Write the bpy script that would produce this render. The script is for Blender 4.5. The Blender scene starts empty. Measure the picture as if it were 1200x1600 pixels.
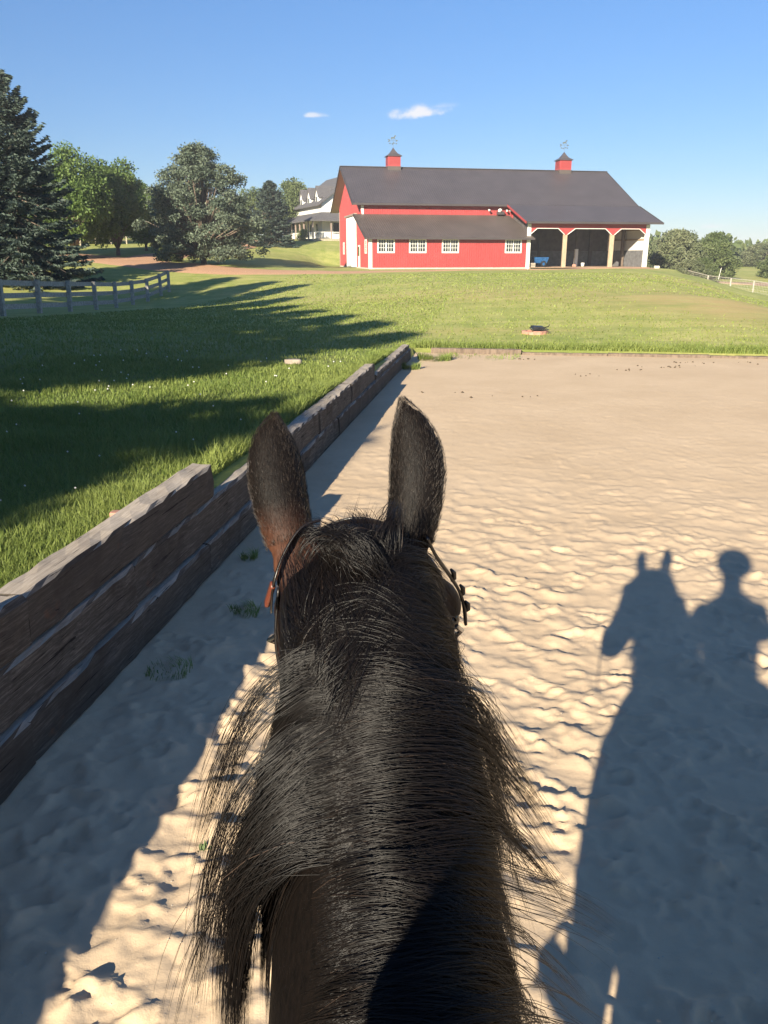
import bpy, math, random
import numpy as np
from mathutils import Vector, Matrix

S = bpy.context.scene
COL = S.collection
R = math.radians

# ---------------------------------------------------------------- camera, sky, sun, exposure
cam_d = bpy.data.cameras.new("camera")
cam = bpy.data.objects.new("camera", cam_d)
COL.objects.link(cam)
cam.location = (0, 0, 2.35)
PITCH = math.atan(400 / 1232)
cam.rotation_euler = (math.pi / 2 - PITCH, 0, 0)
cam_d.sensor_fit = 'VERTICAL'
cam_d.angle = 2 * math.atan(800 / 1232)
cam_d.clip_start = 0.05
cam_d.clip_end = 6000
S.camera = cam

SUN_EL, SUN_AZ = 21.0, 205.0      # azimuth clockwise from +Y: the sun stands behind the camera, to the left
world = bpy.data.worlds.new("World")
S.world = world
world.use_nodes = True
wn, wl = world.node_tree.nodes, world.node_tree.links
wn.clear()
w_out = wn.new('ShaderNodeOutputWorld')
w_bg = wn.new('ShaderNodeBackground')
w_bg.inputs['Strength'].default_value = 0.050
sky = wn.new('ShaderNodeTexSky')
sky.sky_type = 'NISHITA'
sky.sun_disc = False
sky.sun_elevation = R(SUN_EL)
sky.sun_rotation = R(SUN_AZ)
sky.air_density = 1.0
sky.dust_density = 0.0
sky.ozone_density = 1.8
wl.new(w_bg.outputs[0], w_out.inputs[0])

# small fair-weather clouds, placed by direction in the sky
geo = wn.new('ShaderNodeTexCoord')
def wmath(op, a, b=None):
    n = wn.new('ShaderNodeMath'); n.operation = op
    for i, v in enumerate((a, b)):
        if v is None: continue
        if isinstance(v, (int, float)): n.inputs[i].default_value = v
        else: wl.new(v, n.inputs[i])
    return n.outputs[0]
sep = wn.new('ShaderNodeSeparateXYZ')
wl.new(geo.outputs['Generated'], sep.inputs[0])
gx, gy, gz = sep.outputs
az = wmath('ARCTAN2', gx, gy)
hor = wmath('SQRT', wmath('ADD', wmath('MULTIPLY', gx, gx), wmath('MULTIPLY', gy, gy)))
el = wmath('ARCTAN2', gz, hor)
comb = wn.new('ShaderNodeCombineXYZ')
wl.new(az, comb.inputs[0]); wl.new(el, comb.inputs[1])
noi = wn.new('ShaderNodeTexNoise')
noi.inputs['Scale'].default_value = 60; noi.inputs['Detail'].default_value = 6
noi.inputs['Roughness'].default_value = 0.6
mapn = wn.new('ShaderNodeMapping'); mapn.inputs['Scale'].default_value = (1, 1.5, 1)
wl.new(comb.outputs[0], mapn.inputs[0]); wl.new(mapn.outputs[0], noi.inputs['Vector'])
nz = wmath('SUBTRACT', noi.outputs[0], 0.5)
def cloud(caz, cel, raz, rel, tilt, dens, soft):
    dx = wmath('SUBTRACT', az, caz); dy = wmath('SUBTRACT', wmath('SUBTRACT', el, cel), wmath('MULTIPLY', dx, tilt))
    # flatter base: the lower half is squeezed
    low = wmath('LESS_THAN', dy, 0.0)
    k = wmath('ADD', 1.0, wmath('MULTIPLY', low, 0.9))
    a = wmath('DIVIDE', dx, raz); b = wmath('MULTIPLY', wmath('DIVIDE', dy, rel), k)
    d = wmath('SQRT', wmath('ADD', wmath('MULTIPLY', a, a), wmath('MULTIPLY', b, b)))
    v = wmath('ADD', wmath('SUBTRACT', 1.0, d), wmath('MULTIPLY', nz, 1.7))
    m = wn.new('ShaderNodeMapRange'); m.interpolation_type = 'SMOOTHSTEP'
    wl.new(v, m.inputs[0]); m.inputs[1].default_value = 0.0; m.inputs[2].default_value = soft
    m.inputs[3].default_value = 0; m.inputs[4].default_value = dens
    return m.outputs[0]
CLOUDS = [(0.0395, 0.1535, 0.040, 0.0105, 0.08, 0.95, 0.8), (0.062, 0.1605, 0.026, 0.005, 0.05, 0.4, 1.3),
          (-0.080, 0.1515, 0.016, 0.005, 0.0, 0.75, 0.8), (-0.305, 0.073, 0.03, 0.006, 0.0, 0.35, 1.2),
          (-0.165, 0.066, 0.02, 0.006, 0.0, 0.5, 1.2), (0.372, 0.031, 0.026, 0.004, 0.0, 0.5, 1.0)]
acc = None
for c in CLOUDS:
    o = cloud(*c)
    acc = o if acc is None else wmath('MAXIMUM', acc, o)
mixc = wn.new('ShaderNodeMix'); mixc.data_type = 'RGBA'
hsv = wn.new('ShaderNodeHueSaturation'); hsv.inputs['Saturation'].default_value = 1.08
hsv.inputs['Value'].default_value = 1.0
grad = wn.new('ShaderNodeMapRange'); grad.interpolation_type = 'SMOOTHSTEP'
wl.new(el, grad.inputs[0]); grad.inputs[1].default_value = -.02; grad.inputs[2].default_value = .42
tint_ = wn.new('ShaderNodeMix'); tint_.data_type = 'RGBA'
wl.new(grad.outputs[0], tint_.inputs[0]); tint_.inputs[6].default_value = (.55, .67, .92, 1); tint_.inputs[7].default_value = (.80, .98, 1.26, 1)
mul_ = wn.new('ShaderNodeMix'); mul_.data_type = 'RGBA'; mul_.blend_type = 'MULTIPLY'; mul_.inputs[0].default_value = 1
wl.new(sky.outputs[0], mul_.inputs[6]); wl.new(tint_.outputs[2], mul_.inputs[7])
wl.new(mul_.outputs[2], hsv.inputs['Color'])
wl.new(acc, mixc.inputs[0]); wl.new(hsv.outputs[0], mixc.inputs[6])
mixc.inputs[7].default_value = (7.6, 7.6, 8.0, 1)
wl.new(mixc.outputs[2], w_bg.inputs['Color'])

sun_d = bpy.data.lights.new("sun", 'SUN')
sun_d.energy = 5.0
sun_d.angle = R(0.55)
sun_d.color = (1.0, 0.89, 0.70)
sun = bpy.data.objects.new("sun", sun_d)
COL.objects.link(sun)
a_ = R(SUN_AZ)
sdir = Vector((math.sin(a_) * math.cos(R(SUN_EL)), math.cos(a_) * math.cos(R(SUN_EL)), math.sin(R(SUN_EL))))
sun.rotation_euler = sdir.to_track_quat('Z', 'Y').to_euler()
sun.location = (-20, -40, 40)

S.view_settings.view_transform = 'Standard'
S.view_settings.look = 'None'
S.view_settings.exposure = 1.3
S.view_settings.gamma = 1.0
S.view_settings.use_curve_mapping = False
S.render.engine = 'CYCLES'
S.cycles.max_bounces = 6
S.cycles.diffuse_bounces = 3
S.cycles.transparent_max_bounces = 6

# ---------------------------------------------------------------- helpers
def link(o, parent=None):
    COL.objects.link(o)
    if parent is not None: o.parent = parent
    return o

def empty(name, loc=(0, 0, 0), rz=0.0):
    o = bpy.data.objects.new(name, None)
    o.location = loc; o.rotation_euler = (0, 0, rz); o.empty_display_size = 0.3
    return link(o)

def tag(o, label=None, cat=None, group=None, kind=None):
    if label: o['label'] = label
    if cat: o['category'] = cat
    if group: o['group'] = group
    if kind: o['kind'] = kind
    return o

def copy_tree(o, parent=None):
    c = o.copy(); COL.objects.link(c); c.parent = parent
    for ch in list(o.children): copy_tree(ch, c)
    return c

def np_mesh(name, V, Fs, smooth=True, attrs=None):
    """Mesh from numpy: V (n,3), Fs list of (m,k) int arrays."""
    me = bpy.data.meshes.new(name)
    V = np.asarray(V, dtype=np.float32)
    if isinstance(Fs, np.ndarray): Fs = [Fs]
    me.vertices.add(len(V)); me.vertices.foreach_set('co', V.ravel())
    nl = sum(f.size for f in Fs); nf = sum(len(f) for f in Fs)
    me.loops.add(nl); me.polygons.add(nf)
    me.loops.foreach_set('vertex_index', np.concatenate([f.ravel() for f in Fs]).astype(np.int32))
    starts, o = [], 0
    for f in Fs:
        k = f.shape[1]; starts.append(o + np.arange(len(f)) * k); o += f.size
    me.polygons.foreach_set('loop_start', np.concatenate(starts).astype(np.int32))
    me.polygons.foreach_set('use_smooth', np.full(nf, smooth, dtype=bool))
    me.update(calc_edges=True)
    for k, (dom, arr) in (attrs or {}).items():
        a = me.attributes.new(k, 'FLOAT', dom)
        a.data.foreach_set('value', np.asarray(arr, dtype=np.float32))
    return me

def mesh_obj(name, me, m=None, parent=None):
    o = bpy.data.objects.new(name, me)
    if m is not None and len(me.materials) == 0: me.materials.append(m)
    return link(o, parent)

class MB:
    """collects simple solids and links them as one mesh object"""
    def __init__(s): s.v = []; s.f = []
    def add(s, vs, fs):
        n = len(s.v); s.v += [tuple(p) for p in vs]; s.f += [tuple(i + n for i in f) for f in fs]; return s
    def box(s, x0, x1, y0, y1, z0, z1):
        vs = [(x, y, z) for z in (z0, z1) for y in (y0, y1) for x in (x0, x1)]
        return s.add(vs, [(0, 2, 3, 1), (4, 5, 7, 6), (0, 1, 5, 4), (2, 6, 7, 3), (0, 4, 6, 2), (1, 3, 7, 5)])
    def prism(s, poly, axis, a0, a1):
        """polygon of 2D points extruded along axis; axis 0: (a,p,q), 1: (p,a,q), 2: (p,q,a)"""
        def P(a, p): return ((a, p[0], p[1]), (p[0], a, p[1]), (p[0], p[1], a))[axis]
        n = len(poly)
        vs = [P(a0, p) for p in poly] + [P(a1, p) for p in poly]
        fs = [tuple(range(n))[::-1], tuple(range(n, 2 * n))]
        fs += [(i, (i + 1) % n, n + (i + 1) % n, n + i) for i in range(n)]
        return s.add(vs, fs)
    def beam(s, p, q, w, h, up=(0, 0, 1)):
        p, q = Vector(p), Vector(q); d = (q - p).normalized()
        x = d.cross(Vector(up)).normalized() if abs(d.dot(Vector(up))) < 0.999 else Vector((1, 0, 0))
        z = x.cross(d).normalized()
        vs = [b + x * (sx * w / 2) + z * (sz * h / 2) for b in (p, q) for sz in (-1, 1) for sx in (-1, 1)]
        return s.add(vs, [(0, 1, 3, 2), (4, 6, 7, 5), (0, 4, 5, 1), (2, 3, 7, 6), (0, 2, 6, 4), (1, 5, 7, 3)])
    def tube(s, pts, rad, n=8, cap=True):
        pts = [Vector(p) for p in pts]
        if not hasattr(rad, '__len__'): rad = [rad] * len(pts)
        base = len(s.v)
        prevx = None
        for i, p in enumerate(pts):
            d = (pts[min(i + 1, len(pts) - 1)] - pts[max(i - 1, 0)]).normalized()
            if prevx is None:
                x = d.orthogonal().normalized()
            else:
                x = (prevx - d * prevx.dot(d)).normalized()
            prevx = x; y = d.cross(x)
            for k in range(n):
                a = 2 * math.pi * k / n
                s.v.append(tuple(p + (x * math.cos(a) + y * math.sin(a)) * rad[i]))
        for i in range(len(pts) - 1):
            for k in range(n):
                a, b = base + i * n + k, base + i * n + (k + 1) % n
                s.f.append((a, b, b + n, a + n))
        if cap:
            s.f.append(tuple(base + k for k in range(n))[::-1])
            s.f.append(tuple(base + (len(pts) - 1) * n + k for k in range(n)))
        return s
    def build(s, name, m=None, parent=None, smooth=False, loc=None):
        me = bpy.data.meshes.new(name)
        me.from_pydata(s.v, [], s.f)
        me.validate(); 
        import bmesh
        bm = bmesh.new(); bm.from_mesh(me); bmesh.ops.recalc_face_normals(bm, faces=bm.faces[:]); bm.to_mesh(me); bm.free()
        if smooth: me.polygons.foreach_set('use_smooth', [True] * len(me.polygons))
        o = mesh_obj(name, me, m, parent)
        if loc: o.location = loc
        return o

def bevel(o, w, seg=1):
    md = o.modifiers.new('bevel', 'BEVEL'); md.width = w; md.segments = seg; md.limit_method = 'ANGLE'
    return o

# value noise in numpy
def vnoise(x, y, seed=0):
    xi = np.floor(x).astype(np.int64); yi = np.floor(y).astype(np.int64)
    fx = x - xi; fy = y - yi
    fx = fx * fx * (3 - 2 * fx); fy = fy * fy * (3 - 2 * fy)
    def h(a, b):
        n = (a * 374761393 + b * 668265263 + seed * 1442695041) & 0xffffffff
        n = ((n ^ (n >> 13)) * 1274126177) & 0xffffffff
        return ((n ^ (n >> 16)) & 0xffff) / 65535.0
    return (h(xi, yi) * (1 - fx) + h(xi + 1, yi) * fx) * (1 - fy) + (h(xi, yi + 1) * (1 - fx) + h(xi + 1, yi + 1) * fx) * fy
def fbm(x, y, seed=0, oct=4, lac=2.1, gain=0.5):
    t = 0; a = 1; n = 0
    for i in range(oct):
        t = t + a * (vnoise(x, y, seed + i * 17) - .5); n += a; x = x * lac + 13.7; y = y * lac + 7.3; a *= gain
    return t / n

# ---------------------------------------------------------------- materials
class Mat:
    def __init__(s, name, rough=0.8, col=(.5, .5, .5), spec=0.5, metal=0.0):
        s.m = bpy.data.materials.new(name); s.m.use_nodes = True
        s.n = s.m.node_tree.nodes; s.l = s.m.node_tree.links
        s.b = s.n['Principled BSDF']
        s.b.inputs['Roughness'].default_value = rough
        s.b.inputs['Base Color'].default_value = (*col, 1)
        s.b.inputs['Metallic'].default_value = metal
        s.b.inputs['Specular IOR Level'].default_value = spec
        s.tc = s.n.new('ShaderNodeTexCoord')
    def coords(s, scale=(1, 1, 1), kind='Object', rot=(0, 0, 0)):
        mp = s.n.new('ShaderNodeMapping'); mp.inputs['Scale'].default_value = scale
        mp.inputs['Rotation'].default_value = rot
        s.l.new(s.tc.outputs[kind], mp.inputs[0]); return mp.outputs[0]
    def noise(s, scale, detail=4, rough=0.55, vec=None, dist=0.0):
        t = s.n.new('ShaderNodeTexNoise'); t.inputs['Scale'].default_value = scale
        t.inputs['Detail'].default_value = detail; t.inputs['Roughness'].default_value = rough
        t.inputs['Distortion'].default_value = dist
        s.l.new(vec if vec is not None else s.coords(), t.inputs['Vector']); return t.outputs[0]
    def voro(s, scale, vec=None, feature='F1'):
        t = s.n.new('ShaderNodeTexVoronoi'); t.inputs['Scale'].default_value = scale; t.feature = feature
        s.l.new(vec if vec is not None else s.coords(), t.inputs['Vector']); return t.outputs[0]
    def ramp(s, fac, stops):
        r = s.n.new('ShaderNodeValToRGB'); e = r.color_ramp.elements
        while len(e) < len(stops): e.new(0.5)
        for i, (p, c) in enumerate(stops):
            e[i].position = p
            if not hasattr(c, '__len__'): c = (c, c, c)
            e[i].color = (*c, 1)
        s.l.new(fac, r.inputs[0]); return r.outputs[0]
    def mix(s, fac, a, b, mode='MIX'):
        x = s.n.new('ShaderNodeMix'); x.data_type = 'RGBA'; x.blend_type = mode
        for i, v in ((0, fac), (6, a), (7, b)):
            if isinstance(v, (int, float)): x.inputs[i].default_value = v
            elif isinstance(v, tuple): x.inputs[i].default_value = (*v, 1)
            else: s.l.new(v, x.inputs[i])
        return x.outputs[2]
    def math(s, op, a, b=None):
        n = s.n.new('ShaderNodeMath'); n.operation = op
        for i, v in enumerate((a, b)):
            if v is None: continue
            if isinstance(v, (int, float)): n.inputs[i].default_value = v
            else: s.l.new(v, n.inputs[i])
        return n.outputs[0]
    def attr(s, name):
        a = s.n.new('ShaderNodeAttribute'); a.attribute_name = name; return a.outputs['Fac']
    def objrand(s):
        return s.n.new('ShaderNodeObjectInfo').outputs['Random']
    def color(s, c): s.l.new(c, s.b.inputs['Base Color']); return s
    def rough(s, c): s.l.new(c, s.b.inputs['Roughness']); return s
    def bump(s, h, strength=0.3, dist=0.02):
        b = s.n.new('ShaderNodeBump'); b.inputs['Strength'].default_value = strength
        b.inputs['Distance'].default_value = dist
        s.l.new(h, b.inputs['Height']); s.l.new(b.outputs[0], s.b.inputs['Normal']); return s

M = {}
def simple(name, col, rough=.7, var=.25, scale=6, bump=0.0, spec=.4, metal=0.0, vec=(1, 1, 1)):
    t = Mat(name, rough, col, spec, metal)
    n = t.noise(scale, 5, .6, t.coords(vec))
    lo = tuple(c * (1 - var) for c in col); hi = tuple(min(1, c * (1 + var)) for c in col)
    t.color(t.ramp(n, [(.3, lo), (.7, hi)]))
    if bump: t.bump(n, bump, .008)
    M[name] = t.m
    return t

t = Mat('sand', .92, spec=.15)
n1 = t.noise(.7, 4, .6); n2 = t.noise(9, 5, .65); n3 = t.noise(190, 3, .7)
c = t.ramp(n1, [(.3, (.54, .405, .265)), (.7, (.64, .49, .33))])
c = t.mix(t.ramp(n2, [(.35, 0.0), (.75, .35)]), c, (.48, .365, .25))
c = t.mix(t.ramp(n3, [(.60, 0.0), (.74, .3)]), c, (.38, .30, .22))
c = t.mix(t.ramp(t.voro(55), [(.05, .55), (.10, 0.0)]), c, (.62, .52, .40))
t.color(c)
hh = t.math('ADD', t.math('MULTIPLY', n3, .30), t.math('MULTIPLY', t.noise(38, 4, .7), .8))
t.bump(hh, .5, .006)
M['sand'] = t.m

t = Mat('lawn', .85, spec=.2)
vec = t.coords(kind='Object')
n1 = t.noise(.16, 6, .65, vec); n2 = t.noise(1.3, 6, .7, t.coords((1, .35, 1), rot=(0, 0, .5))); n3 = t.noise(11, 4, .7, vec)
c = t.ramp(n1, [(.30, (.25, .30, .065)), (.5, (.36, .375, .10)), (.68, (.50, .43, .16))])
c = t.mix(t.ramp(n2, [(.40, .0), (.62, .8)]), c, (.50, .47, .17))
c = t.mix(t.ramp(t.noise(.55, 5, .75, t.coords((.35, 1.8, 1), rot=(0, 0, .15))), [(.45, .0), (.6, .55)]), c, (.20, .26, .06))
c = t.mix(t.ramp(n3, [(.42, 0.0), (.62, .45)]), c, (.17, .205, .045))
dry = t.attr('dry')
c = t.mix(t.math('MULTIPLY', dry, t.ramp(t.noise(.8, 5, .7, t.coords((.5, 1.6, 1))), [(.33, .15), (.6, 1.0)])), c, (.46, .33, .15))
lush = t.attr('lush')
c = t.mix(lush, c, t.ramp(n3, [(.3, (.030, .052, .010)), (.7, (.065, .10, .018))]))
t.color(c)
t.bump(t.math('ADD', t.noise(22, 2, .5, vec), t.math('MULTIPLY', n2, .5)), .4, .012)
M['lawn'] = t.m

def leafmat(name, lo, hi, trans=.25, tint='tint'):
    t = Mat(name, .55, spec=.25)
    c = t.ramp(t.attr(tint), [(0.0, lo), (1.0, hi)])
    t.color(c)
    tr = t.n.new('ShaderNodeBsdfTranslucent'); t.l.new(c, tr.inputs['Color'])
    mx = t.n.new('ShaderNodeMixShader'); mx.inputs[0].default_value = trans
    out = t.n['Material Output']
    t.l.new(t.b.outputs[0], mx.inputs[1]); t.l.new(tr.outputs[0], mx.inputs[2]); t.l.new(mx.outputs[0], out.inputs[0])
    M[name] = t.m
leafmat('grass_blade', (.110, .175, .034), (.31, .35, .095), .30)
leafmat('spruce_needle', (.035, .052, .040), (.10, .135, .105), .05)
leafmat('maple_leaf', (.060, .110, .025), (.17, .24, .065), .28)
leafmat('pine_needle', (.055, .080, .055), (.150, .180, .120), .08)
leafmat('hedge_leaf', (.060, .095, .030), (.165, .195, .080), .2)
leafmat('pale_leaf', (.10, .13, .06), (.22, .23, .13), .2)

simple('bark', (.16, .12, .09), .9, .45, 4, .6, vec=(3, 3, .6))
t = Mat('timber', .9, spec=.15)
vec = t.coords((22, 1.2, 22))
g = t.noise(3.6, 8, .78, vec, .15); b = t.noise(2.1, 5, .65); rnd = t.objrand()
c = t.ramp(g, [(.30, (.028, .024, .021)), (.5, (.075, .065, .056)), (.70, (.22, .19, .16))])
c = t.mix(t.ramp(b, [(.50, 0.0), (.66, .85)]), c, (.045, .035, .028))
c = t.mix(t.ramp(rnd, [(.2, 0.0), (.9, .6)]), c, (.055, .045, .038))
c = t.mix(t.ramp(t.noise(5, 4, .6), [(.64, 0.0), (.72, .45)]), c, (.14, .065, .035))
crk = t.ramp(t.noise(1.0, 3, .6, t.coords((60, 1.6, 60))), [(.31, 1.0), (.35, 0.0)])
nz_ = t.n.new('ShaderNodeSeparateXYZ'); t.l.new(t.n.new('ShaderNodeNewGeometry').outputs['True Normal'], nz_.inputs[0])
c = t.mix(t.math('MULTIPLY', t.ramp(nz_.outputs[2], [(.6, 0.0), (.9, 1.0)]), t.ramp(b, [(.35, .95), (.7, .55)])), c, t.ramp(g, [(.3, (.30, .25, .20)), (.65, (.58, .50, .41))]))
c = t.mix(crk, c, (.012, .010, .009))
t.color(c); t.bump(t.math('SUBTRACT', t.noise(2.2, 2, .5, vec), t.math('MULTIPLY', crk, .6)), .5, .003)
M['timber'] = t.m

def ribbed(name, col, var=.06, rough=.5, spec=.5):
    t = Mat(name, rough, col, spec)
    n = t.noise(.5, 5, .6); n2 = t.noise(3, 4, .7, t.coords((1, 1, .15)))
    lo = tuple(c * (1 - var * 2) for c in col); hi = tuple(min(1, c * (1 + var)) for c in col)
    c = t.ramp(n, [(.3, lo), (.7, hi)])
    c = t.mix(t.ramp(n2, [(.5, 0.0), (.8, .18)]), c, tuple(x * .6 for x in col))
    t.color(c); M[name] = t.m
ribbed('red_steel', (.34, .050, .050))
ribbed('grey_roof', (.078, .068, .071), .08, .42)
ribbed('brown_roof', (.092, .073, .064), .12, .5)
ribbed('white_paint', (.80, .78, .72), .04)
ribbed('soffit', (.34, .26, .22), .08)
ribbed('dark_trim', (.06, .05, .05), .08)
ribbed('inside_steel', (.66, .64, .58), .05)
simple('plywood', (.15, .15, .155), .8, .3, 3)
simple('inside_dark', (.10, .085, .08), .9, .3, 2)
simple('raw_post', (.40, .31, .21), .85, .25, 5, vec=(3, 3, .4))
simple('blue_paint', (.02, .10, .26), .45, .3, 6)
simple('black_metal', (.02, .02, .02), .4, .3, 8)
simple('gravel', (.50, .29, .17), .95, .25, 12, .5)
simple('dirt', (.36, .24, .16), .95, .3, .6, .4)
simple('white_siding', (.80, .79, .74), .6, .04, 3)
simple('house_roof', (.10, .095, .10), .8, .3, 5)
simple('shutter', (.06, .06, .07), .6, .2, 5)
simple('fence_wood', (.38, .35, .30), .9, .35, 5, .3, vec=(2, 2, 2))
simple('pale_wood', (.38, .33, .25), .9, .25, 5)
simple('stone', (.30, .25, .20), .9, .3, 7, .5)
simple('pink_brick', (.42, .22, .16), .9, .3, 9, .4)
simple('concrete', (.50, .47, .41), .9, .2, 4)
simple('soil', (.10, .075, .05), .95, .4, 5, .6)
t = Mat('glass', .08, (.03, .035, .04), .7); M['glass'] = t.m
t = Mat('leather', .35, (.012, .009, .008), .5); t.bump(t.noise(120, 3), .2, .002); M['leather'] = t.m
t = Mat('brown_leather', .4, (.13, .035, .02), .5); M['brown_leather'] = t.m
t = Mat('steel', .25, (.55, .55, .55), .5, 1.0); M['steel'] = t.m
# ---------------------------------------------------------------- land
AL = R(8.35)                                   # the long wall's heading
ES = np.array((math.cos(AL), -math.sin(AL))); ET = np.array((math.sin(AL), math.cos(AL)))
def st2xy(s, t): return s * ES[0] + t * ET[0], s * ES[1] + t * ET[1]
def xy2st(x, y): return x * ES[0] + y * ES[1], x * ET[0] + y * ET[1]
WALL_S, END_T = -2.15, 20.25

CP = [(-2.6, -6, .60), (-2.4, 0, .60), (-1.9, 4, .62), (-1.6, 8, .57), (-1.0, 12, .54), (-.6, 14, .42), (0.0, 17, .36), (.3, 19.5, .16),
      (-6, 0, .62), (-6, 6, .66), (-5, 12, .6), (-4, 17, .48), (-3, 22, .32), (-10, 5, .75), (-10, 15, .62), (-10, 25, .4),
      (-20, 10, .8), (-20, 25, .5), (-15, 33, .1), (-15, 42, -.25), (-15.5, 50, -.32), (-24, 56, .55), (-30, 45, .5), (-40, 60, 1.2), (-45, 20, 1.2),
      (1.5, 22, .08), (4, 22, .08), (9, 21.5, .1), (15, 21, .05), (22, 19, -.1), (30, 15, -.3),
      (-1, 28, .15), (4, 27, .22), (9, 27, .32), (12.5, 27.5, .34), (-5, 38, .12), (0, 36, .38), (6, 34, .66), (12, 34, .74), (14.3, 33.5, .66),
      (-6, 50, .35), (0, 50, .75), (8, 48, .98), (15.5, 43, .97), (18.5, 52, 1.05),
      (-12, 62, .9), (-4, 64, .95), (4, 64, 1.08), (14, 64, 1.1), (22, 66, 1.1),
      (-4, 74, 1.1), (5, 76, 1.14), (16, 77, 1.15), (26, 79, 1.15), (-15, 70, 1.62), (-21, 76, 1.85), (-30, 75, 1.9),
      (-3, 88, 1.15), (-4.5, 97, 1.2), (10, 90, 1.15), (25, 92, 1.15), (20, 100, 1.2), (5, 104, 1.6), (-6, 104, 2.9),
      (-14, 92, 2.6), (-25, 90, 2.7), (-14, 108, 3.65), (-9.3, 113, 4.2), (-4, 116, 4.4), (0, 124, 4.4), (-22, 110, 3.9), (-16, 130, 4.8), (-30, 130, 5.0), (-10, 160, 4.9), (-50, 120, 4.6),
      (15.0, 28.2, .15), (17.4, 27.5, -.25), (17.0, 34.2, .05), (19.5, 34.5, -.6), (18.7, 43.5, .15), (21.2, 43.8, -.6), (21.6, 51.8, .3), (24.3, 51.5, -.7), (25, 65, .35), (28, 64.5, -.6), (29.5, 76, .4), (32.8, 74, -.7), (22.5, 40, -.85), (26, 50, -1.1), (31, 62, -1.35), (35, 75, -1.3), (34.5, 84, -1.15), (44, 84, -1.2),
      (30, 40, -1.1), (40, 55, -1.5), (60, 70, -1.6), (38, 98, -.35), (50, 98, -.45), (60, 105, -.4), (45, 115, -.1), (70, 130, 0), (30, 115, .2),
      (0, 200, 4.5), (80, 200, .6), (-80, 200, 5), (40, 300, 1), (-200, 100, 6), (200, 100, -1), (0, -40, .4), (-40, -40, .8), (60, -40, -.5), (100, 0, -1.2), (30, -10, -.2)]
CP = np.array(CP, dtype=float)
def _phi(d2): return np.sqrt(d2 + 4.0)
_D = ((CP[:, None, :2] - CP[None, :, :2]) ** 2).sum(-1)
_A = np.zeros((len(CP) + 3, len(CP) + 3)); _A[:len(CP), :len(CP)] = _phi(_D) - np.eye(len(CP)) * 0.25
_P = np.c_[np.ones(len(CP)), CP[:, :2]]; _A[:len(CP), len(CP):] = _P; _A[len(CP):, :len(CP)] = _P.T
_W = np.linalg.solve(_A, np.r_[CP[:, 2], 0, 0, 0])
BARN_O, BARN_R = (-1.4, 79.0), R(11)
def to_barn(x, y):
    dx, dy = x - BARN_O[0], y - BARN_O[1]
    return dx * math.cos(BARN_R) + dy * math.sin(BARN_R), -dx * math.sin(BARN_R) + dy * math.cos(BARN_R)
def from_barn(X, Y):
    return BARN_O[0] + X * math.cos(BARN_R) - Y * math.sin(BARN_R), BARN_O[1] + X * math.sin(BARN_R) + Y * math.cos(BARN_R)
def ground_z(x, y):
    x = np.atleast_1d(np.asarray(x, float)); y = np.atleast_1d(np.asarray(y, float))
    shp = x.shape; xf, yf = x.ravel(), y.ravel()
    r = np.hypot(xf, yf); k = np.where(r > 320, 320 / np.maximum(r, 1), 1.0)   # far off the land runs on level
    xc, yc = xf * k, yf * k
    z = np.empty(len(xf))
    for i in range(0, len(xf), 20000):
        sl = slice(i, i + 20000)
        d2 = (xc[sl, None] - CP[None, :, 0]) ** 2 + (yc[sl, None] - CP[None, :, 1]) ** 2
        z[sl] = _phi(d2) @ _W[:len(CP)] + _W[-3] + _W[-2] * xc[sl] + _W[-1] * yc[sl]
    z += .05 * fbm(xf * .35, yf * .35, 5) * np.clip((r - 5) / 20, 0, 1) * 1.6
    X, Y = to_barn(xf, yf)
    d = np.maximum(np.maximum(-1.5 - X, X - 30.5), np.maximum(-1.0 - Y, Y - 21.5))
    w = np.clip(1 - d / 3.0, 0, 1); w = w * w * (3 - 2 * w)
    z = z * (1 - w) + 1.15 * w
    return z.reshape(shp)
def gz(x, y): return float(ground_z(x, y)[0])

def geo_line(a, b, step0, growth):
    out = [a]; st = step0
    while out[-1] < b: out.append(min(b, out[-1] + st)); st *= growth
    return out
ls = [-x for x in geo_line(-(WALL_S - .09), 900, .18, 1.05)][::-1] + list(np.linspace(WALL_S, 34, 80))[0:] + geo_line(34.6, 900, .8, 1.07)
lt = [-x for x in geo_line(22, 600, 1.0, 1.15)][::-1] + list(np.arange(-21, 0, .6)) + list(np.arange(0, END_T, .25)) + [END_T, END_T + .12] + geo_line(END_T + .3, 130, .35, 1.02)[0:] + geo_line(133, 2500, 3, 1.1)
ls = np.array(sorted(set(ls))); lt = np.array(sorted(set(lt)))
SS, TT = np.meshgrid(ls, lt, indexing='ij')
GX, GY = st2xy(SS, TT)
GZ = ground_z(GX, GY)
inside = (SS > WALL_S - .05) & (SS < 34.01) & (TT < END_T + .05) & (TT > -21.5)
GZ = np.where(inside, -.35, GZ)
# ground beside the long wall stands level with the timbers
V = np.stack([GX, GY, GZ], -1).reshape(-1, 3)
ni, nj = SS.shape
idx = np.arange(ni * nj).reshape(ni, nj)
F = np.stack([idx[:-1, :-1], idx[1:, :-1], idx[1:, 1:], idx[:-1, 1:]], -1).reshape(-1, 4)
xf, yf = V[:, 0], V[:, 1]
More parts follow.
